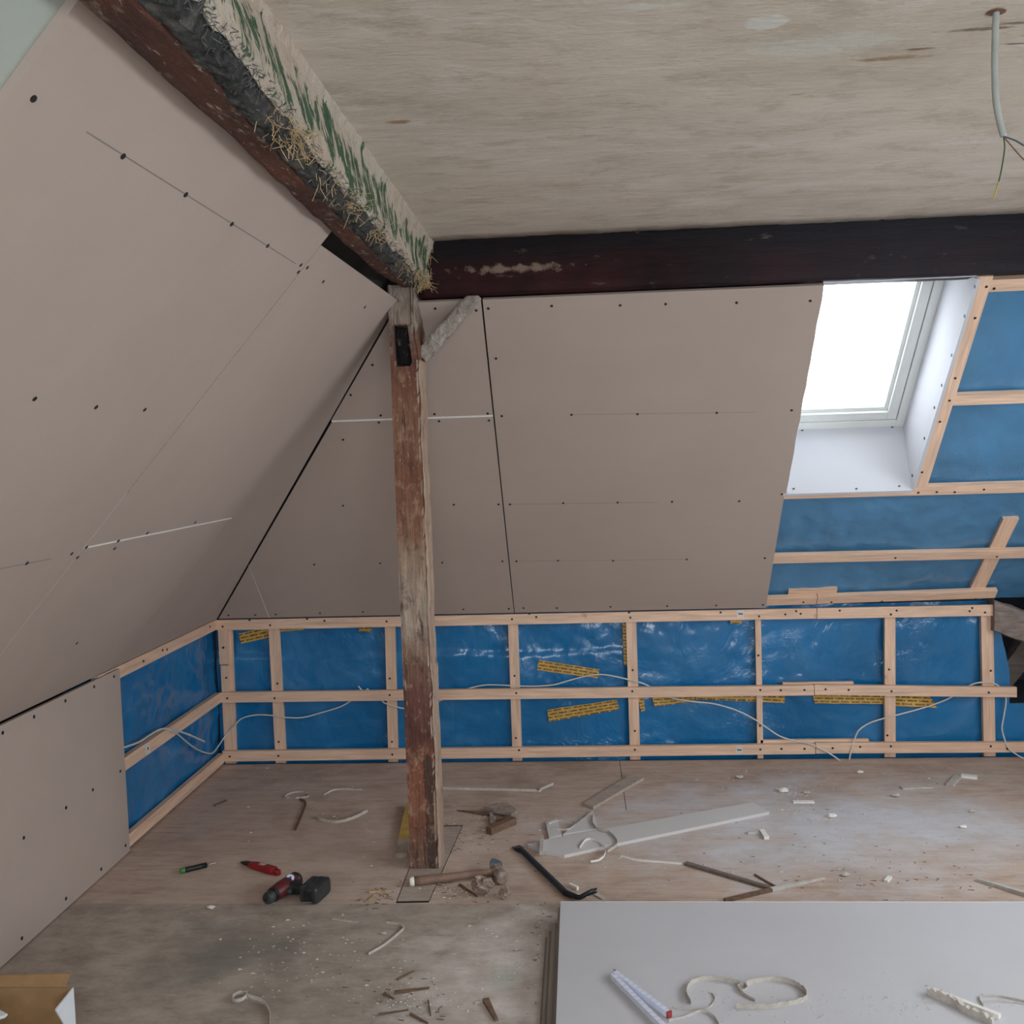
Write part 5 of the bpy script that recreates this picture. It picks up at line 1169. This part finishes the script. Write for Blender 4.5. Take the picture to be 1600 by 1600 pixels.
# cutter knife
k0, k1 = F(391, 1354), F(437, 1368); kt = F(374, 1350)
kk = thing('cutter_knife', (k0 + k1) / 2, 'red cutter knife with a dark nose behind the drill', 'knife')
kd = (k1 - k0).normalized(); ks = V((-kd.y, kd.x, 0)); ln = (k1 - k0).length
part('body', MB().loft([[k0 + kd * t + ks * (w * a) + V((0, 0, 0.0008 + hh * b)) for a, b in ((-1, 0.12), (-0.75, 0), (0.75, 0), (1, 0.12), (1, 0.85), (0.75, 1), (-0.75, 1), (-1, 0.85))] for t, w, hh in ((0, 0.012, 0.016), (0.03, 0.016, 0.020), (0.09, 0.018, 0.022), (ln - 0.03, 0.017, 0.022), (ln - 0.024, 0.013, 0.019), (ln - 0.006, 0.012, 0.018), (ln, 0.007, 0.014))]), 'knife_red', kk)
part('nose', MB().loft([[k0 + kd * t + ks * (w * a + 0.004) + V((0, 0, 0.0012 + hh * b)) for a, b in ((-1, 0), (1, 0), (1, 1), (-1, 1))] for t, w, hh in ((-(kt - k0).length, 0.002, 0.005), (-0.03, 0.008, 0.010), (0.004, 0.0105, 0.013))]), 'black_plastic', kk)
lc = k0 + kd * 0.045
part('maker_label', MB().bar(lc + V((0, 0, 0.0206)) + ks * 0.003, lc + kd * 0.034 + V((0, 0, 0.0226)) + ks * 0.003, 0.015, 0.0006), 'label_cream', kk)
part('end_slot', MB().bar(k1 - kd * 0.022 + V((0, 0, 0.019)), k1 - kd * 0.010 + V((0, 0, 0.0185)), 0.010, 0.0008), 'black_plastic', kk)

# cordless drill lying on its side
q0, q1 = F(417, 1419), F(462, 1388)
dr = thing('cordless_drill', F(455, 1410), 'black and dark red cordless drill lying on its side', 'drill')
dd = (q1 - q0).normalized(); dd.z = 0; dd.normalize(); dl = (q1 - q0).length
dz = V((0, 0, 0.031))
part('motor_housing', MB().lathe(q0 + dz + dd * 0.035, q1 + dz, [(0, 0.020), (0.008, 0.026), (0.05, 0.029), (dl - 0.045, 0.028), (dl - 0.037, 0.022)], 16), 'tool_red', dr, True)
part('chuck', MB().lathe(q0 + dz, q1 + dz, [(0.0, 0.012), (0.002, 0.019), (0.012, 0.0215), (0.026, 0.0215), (0.032, 0.018), (0.04, 0.018)], 16), 'dusty_black', dr, True)
part('chuck_jaw', MB().lathe(q0 + dz - dd * 0.004, q1 + dz, [(0.0, 0.006), (0.006, 0.008)], 10), 'black_plastic', dr)
part('rear_cap', MB().lathe(q0 + dz + dd * (dl - 0.012), q1 + dz + dd, [(0, 0.0275), (0.016, 0.0275), (0.028, 0.020), (0.032, 0.008)], 16), 'black_plastic', dr, True)
part('torque_ring', MB().lathe(q0 + dz + dd * 0.032, q1 + dz, [(0, 0.022), (0.002, 0.025), (0.014, 0.025), (0.016, 0.022)], 18), 'black_plastic', dr)
hs = q0.lerp(q1, 0.70) + V((0, 0, 0.028)); bc = F(492, 1402); bc.z = 0.030
hv = (bc - hs); hv.z = 0; hl = hv.length; hv.normalize(); hp = V((-hv.y, hv.x, 0))
def rring(c, a, b, ra, rb, n=14, e=3.0):
    out = []
    for k in range(n):
        t = 2 * math.pi * k / n; x, y = math.cos(t), math.sin(t)
        out.append(c + a * (ra * math.copysign(abs(x) ** (2 / e), x)) + b * (rb * math.copysign(abs(y) ** (2 / e), y)))
    return out
ZU = V((0, 0, 1))
part('grip', MB().loft([rring(hs + hv * (hl * t) + V((0, 0, 0.0)), hp, ZU, a, b) for t, a, b in ((0, 0.034, 0.025), (0.25, 0.026, 0.0215), (0.5, 0.022, 0.020), (0.75, 0.024, 0.022))]), 'black_plastic', dr, True)
part('trigger', MB().loft([rring(hs + hv * (hl * 0.22) - hp * 0.030 + hv * t, hp, ZU, 0.012, 0.009, 8) for t in (-0.014, 0.014)]), 'dusty_black', dr, True)
part('battery_shoe', MB().loft([rring(bc + hv * t + hp * o_, hp, ZU, a, b, 16, 5) for t, a, b, o_ in ((-0.032, 0.034, 0.024, 0), (-0.026, 0.052, 0.029, -0.004), (-0.006, 0.054, 0.0295, -0.004))]), 'dusty_black', dr)
part('battery', MB().loft([rring(bc + hv * t + hp * o_, hp, ZU, a, b, 16, 6) for t, a, b, o_ in ((-0.004, 0.053, 0.0292, -0.004), (0.0, 0.055, 0.0298, -0.004), (0.032, 0.055, 0.0298, -0.004), (0.038, 0.050, 0.026, -0.004))]), 'grey_plastic', dr)
part('battery_clip', MB().loft([rring(bc + hv * t + hp * -0.055, hp, ZU, 0.006, 0.016, 8, 4) for t in (-0.01, 0.02)]), 'black_plastic', dr)
part('belt_clip', MB().bar(bc - hp * 0.062 - hv * 0.012 + V((0, 0, -0.022)), bc - hp * 0.062 + hv * 0.022 + V((0, 0, -0.018)), 0.006, 0.003), 'steel_pale', dr)
part('battery_label', MB().bar(bc + hv * 0.038 - hp * 0.03 + V((0, 0, -0.010)), bc + hv * 0.0385 + hp * 0.02 + V((0, 0, -0.010)), 0.001, 0.02), 'dusty_black', dr)
part('battery_rib', MB().box(bc + V((0.004, -0.03, 0.028)), bc + V((0.010, 0.03, 0.0315))).box(bc + V((0.016, -0.026, 0.028)), bc + V((0.021, 0.026, 0.0315))), 'dusty_black', dr)
bcn = q0 + dd * (dl * 0.80) + V((0.006, -0.008, 0.0575))
part('badge', MB().lathe(bcn + V((0, 0, -0.003)), bcn + V((0.3, -0.5, 1)), [(0, 0.0135), (0.0035, 0.0135)], 16), 'badge_white', dr)
bn = V((0.3, -0.5, 1.003)).normalized()
part('badge_mark', MB().bar(bcn + bn * 0.0012 + V((-0.006, 0.003, 0)), bcn + bn * 0.0012 + V((0.004, -0.002, 0)), 0.005, 0.0009, up=bn), 'badge_blue', dr)
part('work_light', MB().bar(hs + hv * (hl * 0.60) + V((0, 0, 0.0195)), hs + hv * (hl * 0.60) + hv * 0.018 + V((0, 0, 0.0205)), 0.016, 0.003), 'sticker_white', dr)

# levelling plank beside the post
w0, w1_ = F(627, 1341), F(643, 1262)
lv = thing('wooden_lath', (w0 + w1_) / 2, 'short lath with a yellow-painted stretch beside the post foot', 'lath')
wd = (w1_ - w0).normalized(); ln = (w1_ - w0).length
part('bare_end', MB().bar(w0 + V((0, 0, 0.0005)), w0 + wd * (ln * 0.25) + V((0, 0, 0.0005)), 0.046, 0.020), 'plank_dusty', lv)
part('yellow_stretch', MB().bar(w0 + wd * (ln * 0.25) + V((0, 0, 0.0005)), w1_ + V((0, 0, 0.0005)), 0.046, 0.020), 'plank_yellow', lv)

# open carton at the lower left
zh = 0.16
A_ = FL(115, 1543, zh)
x1 = A_.x; y1 = A_.y; x0 = x1 - 0.27; y0 = y1 - 0.34; th = 0.004
cx = thing('cardboard_box', V(((x0 + x1) / 2, (y0 + y1) / 2, 0)), 'open brown cardboard box with white cut-out sides at lower left', 'box')
part('box_wall', MB().box((x0, y1 - th, 0.0005), (x1 - th, y1, zh)), 'cardboard', cx)
part('box_wall', MB().box((x0, y0, 0.0005), (x1 - th, y0 + th, zh)), 'cardboard', cx)
sidep = [(y1, 0.0005), (y1, zh), (y1 - 0.083, zh - 0.008), (y1 - 0.085, zh - 0.013), (y1 - 0.055, 0.095), (y1 - 0.075, 0.06), (y0 + 0.075, 0.06), (y0 + 0.055, 0.095), (y0 + 0.083, zh - 0.008), (y0, zh), (y0, 0.0005)]
part('side_wall', MB().prism([(x1, y_, z_) for y_, z_ in sidep], (-th, 0, 0)), 'carton_white', cx, label='white outer side with a cut-out')
part('side_wall', MB().prism([(x0, y_, z_) for y_, z_ in sidep], (-th, 0, 0)), 'carton_white', cx, label='white outer side with a cut-out')
part('box_base', MB().box((x0, y0 + th, 0.0005), (x1 - th, y1 - th, 0.0045)), 'cardboard', cx)
part('far_flap', MB().prism([(x0, y1, zh), (x1 - 0.022, y1, zh + 0.002), (x1 - 0.012, y1 + 0.012, zh + 0.030), (x0 + 0.01, y1 + 0.012, zh + 0.022)], (0, 0.003, 0.001)), 'cardboard', cx)
tip = FL(12, 1586, zh - 0.008)
part('side_flap', MB().prism([(x0 + 0.001, y1 - 0.03, zh - 0.002), (tip.x, tip.y, zh - 0.008), (tip.x - 0.004, tip.y - 0.006, zh - 0.012), (x0 + 0.001, y1 - 0.20, zh - 0.03)], (0, 0, 0.003)), 'carton_white', cx, label='white side flap folded inward')
